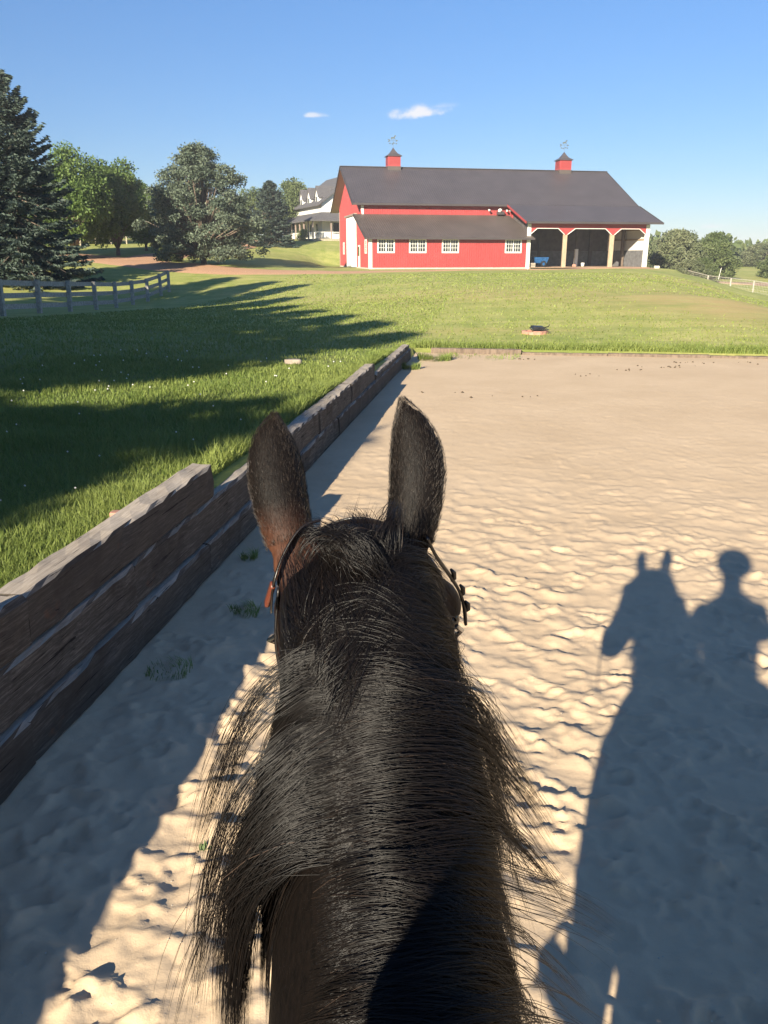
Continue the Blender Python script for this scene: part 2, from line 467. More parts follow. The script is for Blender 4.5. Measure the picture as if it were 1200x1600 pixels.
# dry bank to the right and long shady grass beside the arena
dry = np.exp(-(((xf - 12.6) / 3.6) ** 2 + ((yf - 31.5) / 5.0) ** 2)) + .5 * np.exp(-(((xf - 4) / 8) ** 2 + ((yf - 38) / 5) ** 2)) + .35 * np.exp(-(((xf - 18) / 5) ** 2 + ((yf - 52) / 10) ** 2)) + .4 * np.exp(-(((xf - 3.5) / 3) ** 2 + ((yf - 25) / .8) ** 2))
sf, tf = xy2st(xf, yf)
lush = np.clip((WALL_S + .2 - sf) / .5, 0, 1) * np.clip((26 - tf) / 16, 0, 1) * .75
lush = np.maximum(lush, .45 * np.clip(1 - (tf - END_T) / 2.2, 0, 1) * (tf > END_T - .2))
me = np_mesh('lawn_ground', V, F, True, {'dry': ('POINT', np.clip(dry, 0, 1)), 'lush': ('POINT', lush)})
ground = tag(mesh_obj('lawn_ground', me, M['lawn']), kind='structure')

# ---- sand of the riding arena: trodden, full of hoofprints
rng = np.random.default_rng(4)
s_lines = list(np.arange(WALL_S, 4.4, .0175)) + geo_line(4.42, 34, .03, 1.05)
t_near = []
tt = 1.2
while tt < END_T:
    t_near.append(tt); tt += max(.014, .0042 * tt)
t_lines = [-x for x in geo_line(-1.15, 21.4, .06, 1.06)][::-1] + t_near + [END_T + .02]
s_lines = np.array(sorted(set(s_lines))); t_lines = np.array(sorted(set(t_lines)))
SS, TT = np.meshgrid(s_lines, t_lines, indexing='ij')
Z = .030 * fbm(SS * 2.2, TT * 2.2, 3, 3) + .020 * fbm(SS * 6.5, TT * 7.5, 9, 4) + .008 * fbm(SS * 22, TT * 26, 12, 3)
ridge = 1 - np.abs(fbm(SS * 4.0, TT * 6.5, 21, 3)) * 5
Z += .012 * np.clip(ridge, 0, 1) ** 2 * np.clip(1.3 - TT / 12, .3, 1)
# crater-like prints: a pressed pocket with a steep lip and a thrown-up rim
def prints(n, s0, s1, t0, t1, dep):
    cs = rng.uniform(s0, s1, n); ct = rng.uniform(t0, t1, n) ; 
    for a, b in zip(cs, ct):
        r = rng.uniform(.055, .105); k = rng.uniform(.6, 1.0); th = rng.uniform(-.7, .7); dd = dep * rng.uniform(.5, 1.25)
        i0, i1 = np.searchsorted(s_lines, (a - .3, a + .3)); j0, j1 = np.searchsorted(t_lines, (b - .3, b + .3))
        if i1 - i0 < 3 or j1 - j0 < 2: continue
        ds = SS[i0:i1, j0:j1] - a; dt = TT[i0:i1, j0:j1] - b
        u = ds * math.cos(th) + dt * math.sin(th); w = -ds * math.sin(th) + dt * math.cos(th)
        wob = 1 + .22 * np.sin(3 * np.arctan2(w, u) + a * 9) + .12 * np.sin(7 * np.arctan2(w, u) + b * 5)
        d = np.sqrt((u / 1.05) ** 2 + (w / k) ** 2) / (r * wob)
        pocket = -dd * np.clip(1 - d ** 3, 0, 1)
        rim = dd * .55 * np.exp(-((d - 1.18) / .24) ** 2) * (1 + .8 * np.sin(np.arctan2(w, u)))
        Z[i0:i1, j0:j1] += pocket * .8 + rim
prints(900, -2.0, 5.0, 1.3, 7.0, .026)
prints(650, -1.9, 5.0, 7.0, 14.0, .017)
prints(260, 4.0, 12.0, 5.0, 15.0, .014)
# scuffed drag ridges running across: low walls of kicked sand
def scuffs(n, s0, s1, t0, t1, hgt):
    for _ in range(n):
        a = rng.uniform(s0, s1); b = rng.uniform(t0, t1); L = rng.uniform(.06, .20); th = rng.uniform(-.45, .35); h = hgt * rng.uniform(.5, 1.3)
        i0, i1 = np.searchsorted(s_lines, (a - .4, a + .4)); j0, j1 = np.searchsorted(t_lines, (b - .3, b + .3))
        if i1 - i0 < 3 or j1 - j0 < 2: continue
        ds = SS[i0:i1, j0:j1] - a; dt = TT[i0:i1, j0:j1] - b
        u = ds * math.cos(th) + dt * math.sin(th); w = -ds * math.sin(th) + dt * math.cos(th)
        w = w + .03 * np.sin(u * 22 + a * 3) + .010 * np.sin(u * 70 + b)
        along = np.clip(1 - (np.abs(u) / L) ** 3, 0, 1)
        Z[i0:i1, j0:j1] += h * along * np.where(w > 0, np.exp(-(w / .022) ** 2), np.exp(-(w / .085) ** 2))
scuffs(1500, -2.0, 5.2, 1.3, 8.0, .021)
scuffs(1600, -1.9, 6.5, 7.0, 15.0, .018)
scuffs(900, -1.9, 5.0, 1.3, 7.0, .030)
Z += .0035 * (vnoise(SS * 60, TT * 60, 31) - .5) * np.clip(6 / np.maximum(TT, 1), 0, 1) * 2
Z += .03 * np.clip(1 - (SS - WALL_S) / .30, 0, 1) ** 2            # drifted up against the wall
Z *= .45 * np.clip(1.30 - TT / 10.5, .22, 1)
Z += .012
XX, YY = st2xy(SS, TT)
V = np.stack([XX, YY, Z], -1).reshape(-1, 3)
ni, nj = SS.shape
idx = np.arange(ni * nj).reshape(ni, nj)
F = np.stack([idx[:-1, :-1], idx[1:, :-1], idx[1:, 1:], idx[:-1, 1:]], -1).reshape(-1, 4)
arena = tag(mesh_obj('arena_sand', np_mesh('arena_sand', V, F), M['sand']), kind='structure')
SAND_S, SAND_T, SAND_Z = s_lines, t_lines, Z
def sand_z(x, y):
    s, t = xy2st(x, y); i = min(len(SAND_S) - 1, np.searchsorted(SAND_S, s)); j = min(len(SAND_T) - 1, np.searchsorted(SAND_T, t))
    return float(SAND_Z[i, j])

# ---- gravel drive
def ribbon(name, pts, widths, m, lift=.03, seg=60, edge=.25, seed=1):
    P = np.array(pts, float); k = np.linspace(0, len(P) - 1, seg)
    def cr(a):                                  # Catmull-Rom
        i = np.clip(np.floor(k).astype(int), 0, len(P) - 2); f = k - i
        p0 = a[np.clip(i - 1, 0, len(P) - 1)]; p1 = a[i]; p2 = a[i + 1]; p3 = a[np.clip(i + 2, 0, len(P) - 1)]
        return .5 * (2 * p1 + (p2 - p0) * f + (2 * p0 - 5 * p1 + 4 * p2 - p3) * f ** 2 + (3 * p1 - p0 - 3 * p2 + p3) * f ** 3)
    x, y, w = cr(P[:, 0]), cr(P[:, 1]), cr(np.array(widths, float))
    dx, dy = np.gradient(x), np.gradient(y); L = np.hypot(dx, dy); nx, ny = -dy / L, dx / L
    rows = []
    n = 7
    for j in range(n):
        f = (j / (n - 1) - .5)
        wob = edge * (vnoise(k * 3.0, k * 0 + j * 5, seed) - .5) * (1 if j in (0, n - 1) else 0)
        rows.append(np.stack([x + nx * (f * w + wob), y + ny * (f * w + wob)], -1))
    G = np.stack(rows, 1)
    z = ground_z(G[..., 0], G[..., 1]) + lift
    z[:, 0] -= lift + .04; z[:, -1] -= lift + .04
    V = np.concatenate([G, z[..., None]], -1).reshape(-1, 3)
    idx = np.arange(seg * n).reshape(seg, n)
    F = np.stack([idx[:-1, :-1], idx[:-1, 1:], idx[1:, 1:], idx[1:, :-1]], -1).reshape(-1, 4)
    return tag(mesh_obj(name, np_mesh(name, V, F), m), kind='structure')
ribbon('gravel_drive', [(-34, 86), (-24, 76), (-14, 66.5), (-5, 67.5), (-1, 70), (8, 73), (20, 76), (27, 80)], [4, 7, 6.5, 5, 4, 2.5, 2, 2], M['gravel'], .06, 90, .8)
ribbon('back_drive', [(-22, 76), (-22.5, 86), (-19, 98), (-17, 120)], [6, 6, 5, 5], M['gravel'], .07, 40, .6)
ribbon('dirt_field', [(38, 94), (48, 93), (62, 96), (90, 100)], [3, 7, 9, 10], M['dirt'], .06, 40, 1.5)

# ---------------------------------------------------------------- the timber wall left of the arena
wall = tag(empty('timber_retaining_wall', (0, 0, 0), -AL), 'long retaining wall of old dark railway timbers between the lawn and the sand', 'retaining wall')
def timber_mesh(name, L, w, h, seed, rough=.0038):
    r = np.random.default_rng(seed)
    n = max(6, int(L / .12)); c = .018
    sec = np.array([(-w / 2 + c, 0), (w / 2 - c, 0), (w / 2, c), (w / 2, h * .5), (w / 2, h - c), (w / 2 - c, h), (0, h), (-w / 2 + c, h), (-w / 2, h - c), (-w / 2, c)])
    k = len(sec); ys = np.linspace(0, L, n)
    V = np.zeros((n, k, 3)); V[:, :, 0] = sec[None, :, 0]; V[:, :, 2] = sec[None, :, 1]; V[:, :, 1] = ys[:, None]
    V[:, :, 0] += r.normal(0, rough, (n, k)); V[:, :, 2] += r.normal(0, rough * .8, (n, k))
    # rounded, broken edges
    for e in (4, 5):
        wear = np.clip(r.normal(0, 1, n) - .6, 0, 2) * .008
        V[:, e, 0] -= wear; V[:, e, 2] -= wear
    V[:, :, 0] += (.010 * np.sin(ys * 1.3 + seed))[:, None]
    V[0, :, 1] += r.normal(0, .008, k); V[-1, :, 1] += r.normal(0, .008, k)
    F = []
    for i in range(n - 1):
        for j in range(k):
            F.append((i * k + j, (i + 1) * k + j, (i + 1) * k + (j + 1) % k, i * k + (j + 1) % k))
    me = bpy.data.meshes.new(name)
    me.from_pydata([tuple(p) for p in V.reshape(-1, 3)], [], F + [tuple(range(k)), tuple((n - 1) * k + j for j in range(k))[::-1]])
    me.update()
    return me
def timber(t0, t1, z0, z1, off=0.0, seed=0, w=.18, lab=None):
    me = timber_mesh('timber', t1 - t0 - .012, w, z1 - z0 - .006, seed)
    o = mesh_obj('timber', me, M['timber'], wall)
    o.location = (WALL_S - w / 2 + off, t0, z0)
    rr = random.Random(seed); o.rotation_euler = (0, rr.uniform(-.015, .015), rr.uniform(-.003, .003))
    if lab: o['label'] = lab
    return o
sd = 1
for k, ts in enumerate([(-9.6, -7.1, -4.6, -2.1, .4, 2.95, 5.35, 7.85, 10.3, 12.8, 15.2, 17.0, 18.75),
                        (-8.4, -5.9, -3.4, -.9, 1.7, 4.2, 6.75, 9.25, 11.4, 13.62)]):
    for a, b in zip(ts[:-1], ts[1:]):
        timber(a, b, (.02, .285)[k], (.285, .575)[k] if b < 18 or k else .285, (.03, 0.0)[k], sd); sd += 1
for a, b in ((13.68, 15.9), (15.9, 18.62)):
    timber(a, b, .285, .385, .01, sd); sd += 1
for a, b in zip((-9.4, -6.8, -4.3, -1.9, .6, 3.12), (-6.8, -4.3, -1.9, .6, 3.12, 5.60)):
    timber(a, b, .575, .84, -.005, sd, lab='raised top timber, greyed and worn along its edge' if b > 5 else None); sd += 1
for a, b in ((-8.1, -5.5), (-5.5, -2.9), (-2.9, -.3), (-.3, 2.62)):  # unseen extra course, added so the wall's shadow falls wider on the sand
    timber(a, b, .84, 1.11, -.01, sd); sd += 1
mb = MB(); mb.box(WALL_S - .19, WALL_S + .015, -9.6, 18.7, -.2, .018)
mb.build('buried_footing', M['soil'], wall)

edge = tag(empty('timber_edging', (0, 0, 0), -AL), 'low grey timbers half buried along the far end of the sand', 'edging')
for a, b, h in ((-1.75, .5, .05), (.52, 2.6, -.02), (2.6, 5.0, -.01), (5.0, 7.4, -.025), (7.4, 9.8, .0), (9.8, 12.2, -.02), (12.2, 14.6, -.015)):
    me = timber_mesh('timber', b - a - .02, .18, .2, int(b * 10))
    o = mesh_obj('timber', me, M['bark'], edge)
    o.rotation_euler = (0, 0, -math.pi / 2); o.location = (a, END_T - .02, h - .17 + .06)
# ---------------------------------------------------------------- the red barn
barn = tag(empty('barn', (BARN_O[0], BARN_O[1], 1.15), BARN_R),
           'long red steel barn with dark grey roof, two cupolas, lean-to and open bays', 'barn')
RS, GR, WP = M['red_steel'], M['grey_roof'], M['white_paint']
def ribs_wall(name, p0, p1, z0, ztop, m, parent, th=.06, nrm=1, pitch=.2286, offs=0.0):
    """steel sheet wall between two plan points with raised ribs; ztop may be a function of the distance along it"""
    p0, p1 = np.array(p0, float), np.array(p1, float); L = np.hypot(*(p1 - p0)); d = (p1 - p0) / L
    nx = np.array((d[1], -d[0])) * nrm
    zt = ztop if callable(ztop) else (lambda a: ztop)
    us, hs = [], []
    u = 0
    while u < L - .001:
        for a, h in ((0, 0), (.02, .022), (.05, .022), (.07, 0)):
            if u + a < L: us.append(u + a); hs.append(h)
        u += pitch
    us.append(L); hs.append(0)
    vs = []
    for a, h in zip(us, hs):
        q = p0 + d * a + nx * (h + offs)
        vs += [(q[0], q[1], z0), (q[0], q[1], zt(a))]
    n = len(us)
    for a in us:
        q = p0 + d * a - nx * (th - offs)
        vs += [(q[0], q[1], z0), (q[0], q[1], zt(a))]
    fs = []
    for i in range(n - 1):
        fs.append((2 * i, 2 * i + 2, 2 * i + 3, 2 * i + 1))
        j = 2 * n + 2 * i
        fs.append((j, j + 1, j + 3, j + 2))
        fs.append((2 * i + 1, 2 * i + 3, j + 3, j + 1))
    fs.append((0, 1, 2 * n + 1, 2 * n)); fs.append((2 * n - 2, 4 * n - 2, 4 * n - 1, 2 * n - 1))
    mb = MB(); mb.add(vs, fs)
    return mb.build(name, m, parent)

def ribs_roof(name, prof, x0, x1, m, parent, th=.10, pitch=.2286):
    """profile = [(Y,Z)...] from the eave up; sheet runs along X with ribs up the slope. x0/x1 may be lists, one per profile point"""
    if not hasattr(x0, '__len__'): x0 = [x0] * len(prof)
    if not hasattr(x1, '__len__'): x1 = [x1] * len(prof)
    n = int(round((max(x1) - min(x0)) / pitch))
    mb = MB()
    for s in range(len(prof) - 1):
        (ya, za), (yb, zb) = prof[s], prof[s + 1]
        L = math.hypot(yb - ya, zb - za); ny, nz = -(zb - za) / L, (yb - ya) / L
        if nz < 0: ny, nz = -ny, -nz
        a0, a1, b0, b1 = x0[s], x1[s], x0[s + 1], x1[s + 1]
        vs = []
        ff = []
        cols = []
        for i in range(n):
            f0 = i / n; w = pitch / (max(x1) - min(x0))
            cols += [(f0, 0), (f0 + w * .10, .02), (f0 + w * .24, .02), (f0 + w * .34, 0)]
        cols.append((1, 0))
        for f, h in cols:
            vs.append((a0 + (a1 - a0) * f, ya + ny * h, za + nz * h)); vs.append((b0 + (b1 - b0) * f, yb + ny * h, zb + nz * h))
        N = len(cols)
        for i in range(N - 1): ff.append((2 * i, 2 * i + 2, 2 * i + 3, 2 * i + 1))
        # underside and edges
        u = len(vs)
        vs += [(a0, ya - ny * th, za - nz * th), (a1, ya - ny * th, za - nz * th), (b1, yb - ny * th, zb - nz * th), (b0, yb - ny * th, zb - nz * th)]
        ff += [(u, u + 3, u + 2, u + 1), (0, 1, u + 3, u), (2 * N - 2, u + 1, u + 2, 2 * N - 1), (0, u, u + 1, 2 * N - 2), (1, 2 * N - 1, u + 2, u + 3)]
        mb.add(vs, ff)
    return mb.build(name, m, parent)

LTX, LEN, MY, BY, RY = 16.0, 28.75, 4.8, 20.0, 12.5       # lean-to length, barn length, main wall, back wall, ridge
def zmain(Y): return 6.15 + (10.28 - 6.15) * (Y - 4.2) / 8.3 if Y <= RY else 10.28 - (10.28 - 6.15) * (Y - RY) / 8.3
ribs_wall('front_wall', (0, 0), (LTX - .05, 0), .12, 2.92, RS, barn)
gab = lambda a: (lambda Y: min(zmain(Y) - .14, 99) if Y > MY else 2.92 + (5.12 - 2.92) * Y / MY)(BY - a)
gw = ribs_wall('gable_wall', (0, BY), (0, .06), .12, gab, RS, barn)
ribs_wall('upper_wall', (0.08, MY), (LTX - .06, MY), 4.3, 6.3, RS, barn)
ribs_wall('back_wall', (LEN, BY), (0.08, BY), .12, 6.2, RS, barn)
ribs_wall('right_gable_wall', (LEN, .1), (LEN, BY - .08), .12, lambda a: (zmain(a + .1) - .14) if a + .1 > MY else 4.2 + (6.3 - 4.2) * (a + .1) / MY, RS, barn)
ribs_wall('partition_wall', (LTX, .1), (LTX, BY - .1), .0, lambda a: (zmain(a + .1) - .2) if a + .1 > MY else 4.2 + (6.2 - 4.2) * (a + .1) / MY, M['inside_dark'], barn)
mb = MB(); mb.box(-.03, LEN + .03, -.03, BY + .03, -.5, .115); mb.build('foundation', M['concrete'], barn)

# roofs
rf = ribs_roof('main_roof', [(4.2, 6.15), (RY, 10.28)], -.9, 29.55, GR, barn)
ribs_roof('main_roof', [(20.8, 6.15), (RY, 10.28)], -.9, 29.55, GR, barn)
ribs_roof('bay_roof', [(-.75, 4.38), (4.17, 6.13)], [15.35, 15.1], [29.75, 29.6], GR, barn)
ribs_roof('lean_to_roof', [(-.55, 2.86), (4.74, 5.16)], [-.45, -.75], [16.35, 15.5], M['brown_roof'], barn)
mb = MB(); mb.beam((-.93, RY, 10.3), (29.58, RY, 10.3), .36, .05); mb.build('ridge_cap', GR, barn)
dt = M['dark_trim']
mb = MB(); mb.box(-.92, 15.1, 4.10, 4.19, 5.98, 6.16); mb.build('fascia', dt, barn)
mb = MB(); mb.box(15.35, 29.78, -.84, -.76, 4.20, 4.38); mb.build('fascia', dt, barn)
mb = MB(); mb.box(-.47, 16.37, -.64, -.56, 2.70, 2.87); mb.build('fascia', dt, barn)
for x in (-.93, 29.52):
    for ya, za in ((4.15, 6.1), (20.85, 6.1)):
        mb = MB(); mb.beam((x, ya, za - .06), (x, RY, 10.22), .06, .2); mb.build('barge_board', dt, barn)
mb = MB(); mb.beam((29.72, -.8, 4.28), (29.62, 4.2, 6.1), .06, .2); mb.build('barge_board', dt, barn)
mb = MB(); mb.beam((15.28, -.8, 4.28), (15.02, 4.2, 6.1), .06, .2); mb.build('barge_board', M['red_steel'], barn)
mb = MB(); mb.beam((-.48, -.6, 2.78), (-.78, 4.72, 5.08), .06, .18); mb.build('barge_board', dt, barn)
# soffits under the wide rakes
mb = MB(); mb.add([(-.88, 4.25, 6.02), (-.02, 4.25, 6.02), (-.02, RY, 10.14), (-.88, RY, 10.14), (-.88, 4.25, 6.0), (-.02, 4.25, 6.0), (-.02, RY, 10.11), (-.88, RY, 10.11)],
                  [(0, 1, 2, 3), (7, 6, 5, 4), (0, 4, 5, 1), (1, 5, 6, 2), (2, 6, 7, 3), (3, 7, 4, 0)])
mb.build('soffit', M['soffit'], barn)
mb = MB(); mb.add([(-.88, 20.75, 6.02), (-.02, 20.75, 6.02), (-.02, RY, 10.14), (-.88, RY, 10.14), (-.88, 20.75, 6.0), (-.02, 20.75, 6.0), (-.02, RY, 10.11), (-.88, RY, 10.11)],
                  [(0, 1, 2, 3), (7, 6, 5, 4), (0, 4, 5, 1), (1, 5, 6, 2), (2, 6, 7, 3), (3, 7, 4, 0)])
mb.build('soffit', M['soffit'], barn)

# corner and door trims
def trim(x0, x1, y0, y1, z0, z1, m=WP, name='corner_trim'):
    mb = MB(); mb.box(x0, x1, y0, y1, z0, z1); return mb.build(name, m, barn)
trim(-.05, .27, -.05, .02, .02, 2.72)
trim(-.05, -.022, .02, .30, .02, 2.72)
trim(.02, .30, MY - .06, MY - .025, 5.05, 5.98)
trim(15.72, 16.10, -.08, -.028, .02, 4.2)
trim(-.06, -.025, BY - .30, BY + .03, .02, 6.05, M['soffit'])
# big sliding door on the gable
door = MB(); door.box(-.16, -.05, 7.35, 13.6, .10, 5.15); d = door.build('sliding_door', WP, barn)
mb = MB()
for k in range(14): mb.box(-.185, -.16, 7.5 + k * .44, 7.53 + k * .44, .12, 5.12)
mb.build('door_rib', WP, d)
mb = MB(); mb.box(-.30, -.03, 7.0, 14.2, 5.18, 5.36); mb.build('door_track', M['soffit'], barn)
mb = MB(); mb.box(-.075, -.03, 5.2, 6.3, .10, 2.25); dd = mb.build('side_door', WP, barn)
mb = MB(); mb.box(-.095, -.075, 5.32, 6.18, 1.2, 2.1); mb.build('pane', M['glass'], dd)

def barn_window(X, Y, Z, w, h, face='y', cols=3, rows=3, sashes=2):
    """white slider with divided panes; face y = looks to the front, x = looks out of the gable"""
    e = empty('window', (X, Y, Z)); e.parent = barn
    if face == 'x': e.rotation_euler = (0, 0, -math.pi / 2)
    f = MB(); t = .13
    f.box(-w / 2 - t, w / 2 + t, -.05, -.024, -t, 0); f.box(-w / 2 - t, w / 2 + t, -.05, -.024, h, h + t)
    f.box(-w / 2 - t, -w / 2, -.05, -.024, 0, h); f.box(w / 2, w / 2 + t, -.05, -.024, 0, h)
    for k in range(1, sashes): f.box(-w / 2 + w * k / sashes - .05, -w / 2 + w * k / sashes + .05, -.05, -.024, 0, h)
    f.build('frame', WP, e)
    g = MB()
    for k in range(sashes):
        a = -w / 2 + w * k / sashes; b = a + w / sashes
        for c in range(1, cols): x = a + (b - a) * c / cols; g.box(x - .017, x + .017, -.040, -.026, 0, h)
        for r_ in range(1, rows): z = h * r_ / rows; g.box(a + .002, b - .002, -.038, -.027, z - .017, z + .017)
    g.build('muntin', WP, e)
    p = MB(); p.box(-w / 2, w / 2, -.0255, -.0235, 0, h); p.build('pane', M['glass'], e)
    return e
for x in (1.62, 4.72, 7.97, 14.36): barn_window(x, 0, 1.60, 1.45, 1.05)
barn_window(0, 1.8, 1.55, .9, 1.05, 'x', 2, 3, 1)
barn_window(0, 16.6, 1.5, .9, 1.05, 'x', 2, 3, 1)
mb = MB(); mb.box(.3, 15.7, -.045, -.025, .04, .12); mb.build('base_trim', M['concrete'], barn)

# open bays
posts = [(15.86, .16, WP), (19.75, .20, M['raw_post']), (24.75, .22, M['raw_post']), (28.55, .22, WP)]
for i, (x, w, m) in enumerate(posts):
    if i == 0: continue
    mb = MB(); mb.box(x - w, x + w, -.02, .20, .0, 3.28 if i < 3 else 4.2); bevel(mb.build('bay_post', m, barn), .01)
hdr = MB()
zt, zb, br = 4.25, 3.78, 3.22
edges = [16.1, 19.75, 24.75, 28.33]
for a, b in zip(edges[:-1], edges[1:]):
    hdr.box(a, b, -.06, -.015, zb, zt)
    la = .10 if a < 17 else 0.0
for x, l, r_ in ((16.1, 0, .62), (19.75, .85, .95), (24.75, .85, .85), (28.33, .75, 0)):
    poly = []
    if l: poly += [(x - l, zb - .001), (x - .16 if r_ else x, br)]
    else: poly += [(x, zb - .001), (x, br + .06)]
    if r_: poly += [(x + .16 if l else x, br if l else br + .06), (x + r_, zb - .001)] if l else [(x + r_, zb - .001)]
    else: poly += [(x, zb - .001)]
    hdr.prism(poly, 1, -.06, -.015)
hdr.build('bay_header', RS, barn)
tr = MB()
pts = []
for a, b, la, lb in ((16.1, 19.75, .62, .85), (19.75, 24.75, .95, .85), (24.75, 28.33, .85, .75)):
    za = br + (.06 if a < 17 else 0)
    q = [(a + (.0 if a < 17 else .16), za), (a + la, zb), (b - lb, zb), (b - (.16 if b < 28 else 0), br)]
    for p, r_ in zip(q[:-1], q[1:]): tr.beam((p[0], -.075, p[1]), (r_[0], -.075, r_[1]), .05, .13, up=(0, 1, 0))
o = tr.build('header_trim', WP, barn)
# inside the open bays
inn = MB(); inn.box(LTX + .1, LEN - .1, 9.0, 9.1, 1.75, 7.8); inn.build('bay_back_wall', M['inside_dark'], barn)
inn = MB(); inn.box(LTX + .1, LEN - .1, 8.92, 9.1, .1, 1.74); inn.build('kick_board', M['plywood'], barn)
inn = MB(); inn.box(LEN - .13, LEN - .07, .3, 8.9, .1, 1.75); inn.build('kick_board', M['plywood'], barn)
ribs_wall('inner_sheet', (LEN - .09, 8.9), (LEN - .09, .3), 1.76, 3.95, M['inside_steel'], barn, .02)
inn = MB()
for z in (2.75, 3.7): inn.box(LEN - .18, LEN - .12, .3, 8.9, z, z + .14)
inn.build('wall_girt', M['raw_post'], barn)
for X, Y, w, m, h in ((23.2, 4.9, .15, WP, 1.9), (28.3, 4.6, .15, M['bark'], 4.2), (19.0, 4.9, .12, M['inside_dark'], 5.8), (26.5, 8.7, .16, M['inside_dark'], 5)):
    mb = MB(); mb.box(X - w, X + w, Y - w, Y + w, .05, h); mb.build('inner_post', m, barn)
mb = MB(); mb.box(23.05, 23.35, 4.78, 5.02, 1.92, 5.9); mb.build('inner_post', M['inside_dark'], barn)  # one post in two colours: white where sunlit, dark where shaded
mb = MB(); mb.box(LTX + .1, LEN - .1, -.9, 8.9, .09, .135); mb.build('bay_floor', M['dirt'], barn)
for x in np.arange(17.2, 28.5, 1.25):
    mb = MB(); mb.beam((x, .1, 4.35), (x, 8.9, 7.35), .05, .22); mb.build('rafter', M['inside_dark'], barn)

# lamps over the lean-to roof at the end of the upper wall
def flood(X, Z, s, m):
    e = MB(); e.tube([(X, MY - .05, Z), (X, MY - .25, Z - .02)], s * .35, 8); e.tube([(X, MY - .25, Z - .02), (X - s * .2, MY - .55, Z - .12)], [s * .6, s * 1.1], 10)
    e.build('flood_lamp', m, barn, True)
for X, Z, s in ((13.2, 5.72, .10), (14.35, 5.70, .20), (15.1, 5.68, .10), (15.45, 5.72, .10)): flood(X, Z, s, WP)
mb = MB(); mb.box(14.1, 14.8, MY - .5, MY - .1, 5.22, 5.52); mb.build('lamp_box', M['dark_trim'], barn)
mb = MB(); mb.tube([(.9, -.0, 3.9), (.9, -.0, 3.9)], .01); 

# cupolas with weather vanes
simple('vane_metal', (.10, .12, .11), .5, .2, 8)
def cupola(X, lab):
    c = empty('cupola', (X, RY, 0)); c.parent = barn; c['label'] = lab
    w = .68
    mb = MB(); mb.box(-w, w, -w, w, 9.75, 11.35); mb.build('cupola_body', RS, c)
    lv = MB()
    for sx, sy in ((0, -1), (-1, 0), (0, 1), (1, 0)):
        for k in range(7):
            z = 10.55 + k * .1
            if sy: lv.box(-w + .15, w - .15, min(sy * (w + .002), sy * (w + .03)), max(sy * (w + .002), sy * (w + .03)), z, z + .06)
            else: lv.box(min(sx * (w + .002), sx * (w + .03)), max(sx * (w + .002), sx * (w + .03)), -w + .15, w - .15, z, z + .06)
    lv.build('louver', RS, c)
    bs = MB(); bs.box(-w - .04, w + .04, -w - .04, w + .04, 9.7, 10.32); bs.build('cupola_base', M['brown_roof'], c)
    # flared pyramid roof
    r_ = MB(); rings = [(w + .15, 11.32), (w + .13, 11.38), (.42, 11.62), (.2, 11.92), (.03, 12.2)]
    vs = []; fs = []
    for a, z in rings: vs += [(-a, -a, z), (a, -a, z), (a, a, z), (-a, a, z)]
    for i in range(len(rings) - 1):
        for k in range(4): fs.append((4 * i + k, 4 * i + (k + 1) % 4, 4 * i + 4 + (k + 1) % 4, 4 * i + 4 + k))
    fs += [(3, 2, 1, 0), (16, 17, 18, 19)]
    r_.add(vs, fs); r_.build('cupola_roof', GR, c)
    v = MB(); v.tube([(0, 0, 12.15), (0, 0, 13.15)], .014, 6)
    v.tube([(-.34, 0, 12.62), (.34, 0, 12.62)], .010, 5); v.tube([(0, -.34, 12.62), (0, .34, 12.62)], .010, 5)
    for a, b in ((-.36, 0), (.36, 0), (0, -.36), (0, .36)): v.box(a - .06, a + .06, b - .02, b + .02, 12.56, 12.68)
    v.tube([(-.45, 0, 12.9), (.45, 0, 12.9)], .011, 5)
    v.prism([(.30, 12.80), (.56, 12.90), (.30, 13.0)], 1, -.012, .012)
    v.prism([(-.45, 12.9), (-.62, 13.04), (-.40, 13.02), (-.34, 12.9), (-.40, 12.78), (-.62, 12.76)], 1, -.012, .012)
    # a running horse above the arrow
    v.prism([(-.28, 13.08), (-.18, 13.24), (.06, 13.24), (.14, 13.40), (.24, 13.44), (.34, 13.34), (.27, 13.31), (.2, 13.30), (.16, 13.16), (.26, 13.02), (.22, 13.0), (.08, 13.12), (-.1, 13.1), (-.16, 12.98), (-.2, 12.98), (-.2, 13.1)], 1, -.012, .012)
    v.build('weather_vane', M['vane_metal'], c)
cupola(4.85, 'red cupola nearer the left gable')
cupola(24.3, 'red cupola nearer the right end of the roof')

# ---- loose things in and by the open bays
def bw(X, Y): return from_barn(X, Y)
def at_barn(name, X, Y, rz=0.0, z=1.15 + .135): x, y = bw(X, Y); return empty(name, (x, y, z), BARN_R + rz)
sp = tag(at_barn('manure_spreader', 17.9, 1.6, .1), 'small blue two wheeled spreader cart parked in the left open bay', 'spreader')
mb = MB(); mb.add([(-.85, -.42, .95), (.75, -.42, .95), (.75, .42, .95), (-.85, .42, .95), (-.6, -.25, .38), (.6, -.25, .38), (.6, .25, .38), (-.6, .25, .38)],
                  [(4, 5, 1, 0), (5, 6, 2, 1), (6, 7, 3, 2), (7, 4, 0, 3), (7, 6, 5, 4), (0, 1, 2, 3)])
mb.build('hopper', M['blue_paint'], sp)
for y in (-.5, .5):
    w = MB(); w.tube([(.1, y - .07, .30), (.1, y + .07, .30)], .30, 16); ww = w.build('wheel', M['black_metal'], sp)
    w = MB(); w.tube([(.1, y - .08, .30), (.1, y + .08, .30)], .14, 10); w.build('hub', M['blue_paint'], ww)
w = MB(); w.beam((-.6, 0, .42), (-1.5, 0, .35), .08, .08); w.beam((-1.45, 0, .38), (-1.45, 0, .02), .06, .06); w.build('drawbar', M['blue_paint'], sp)
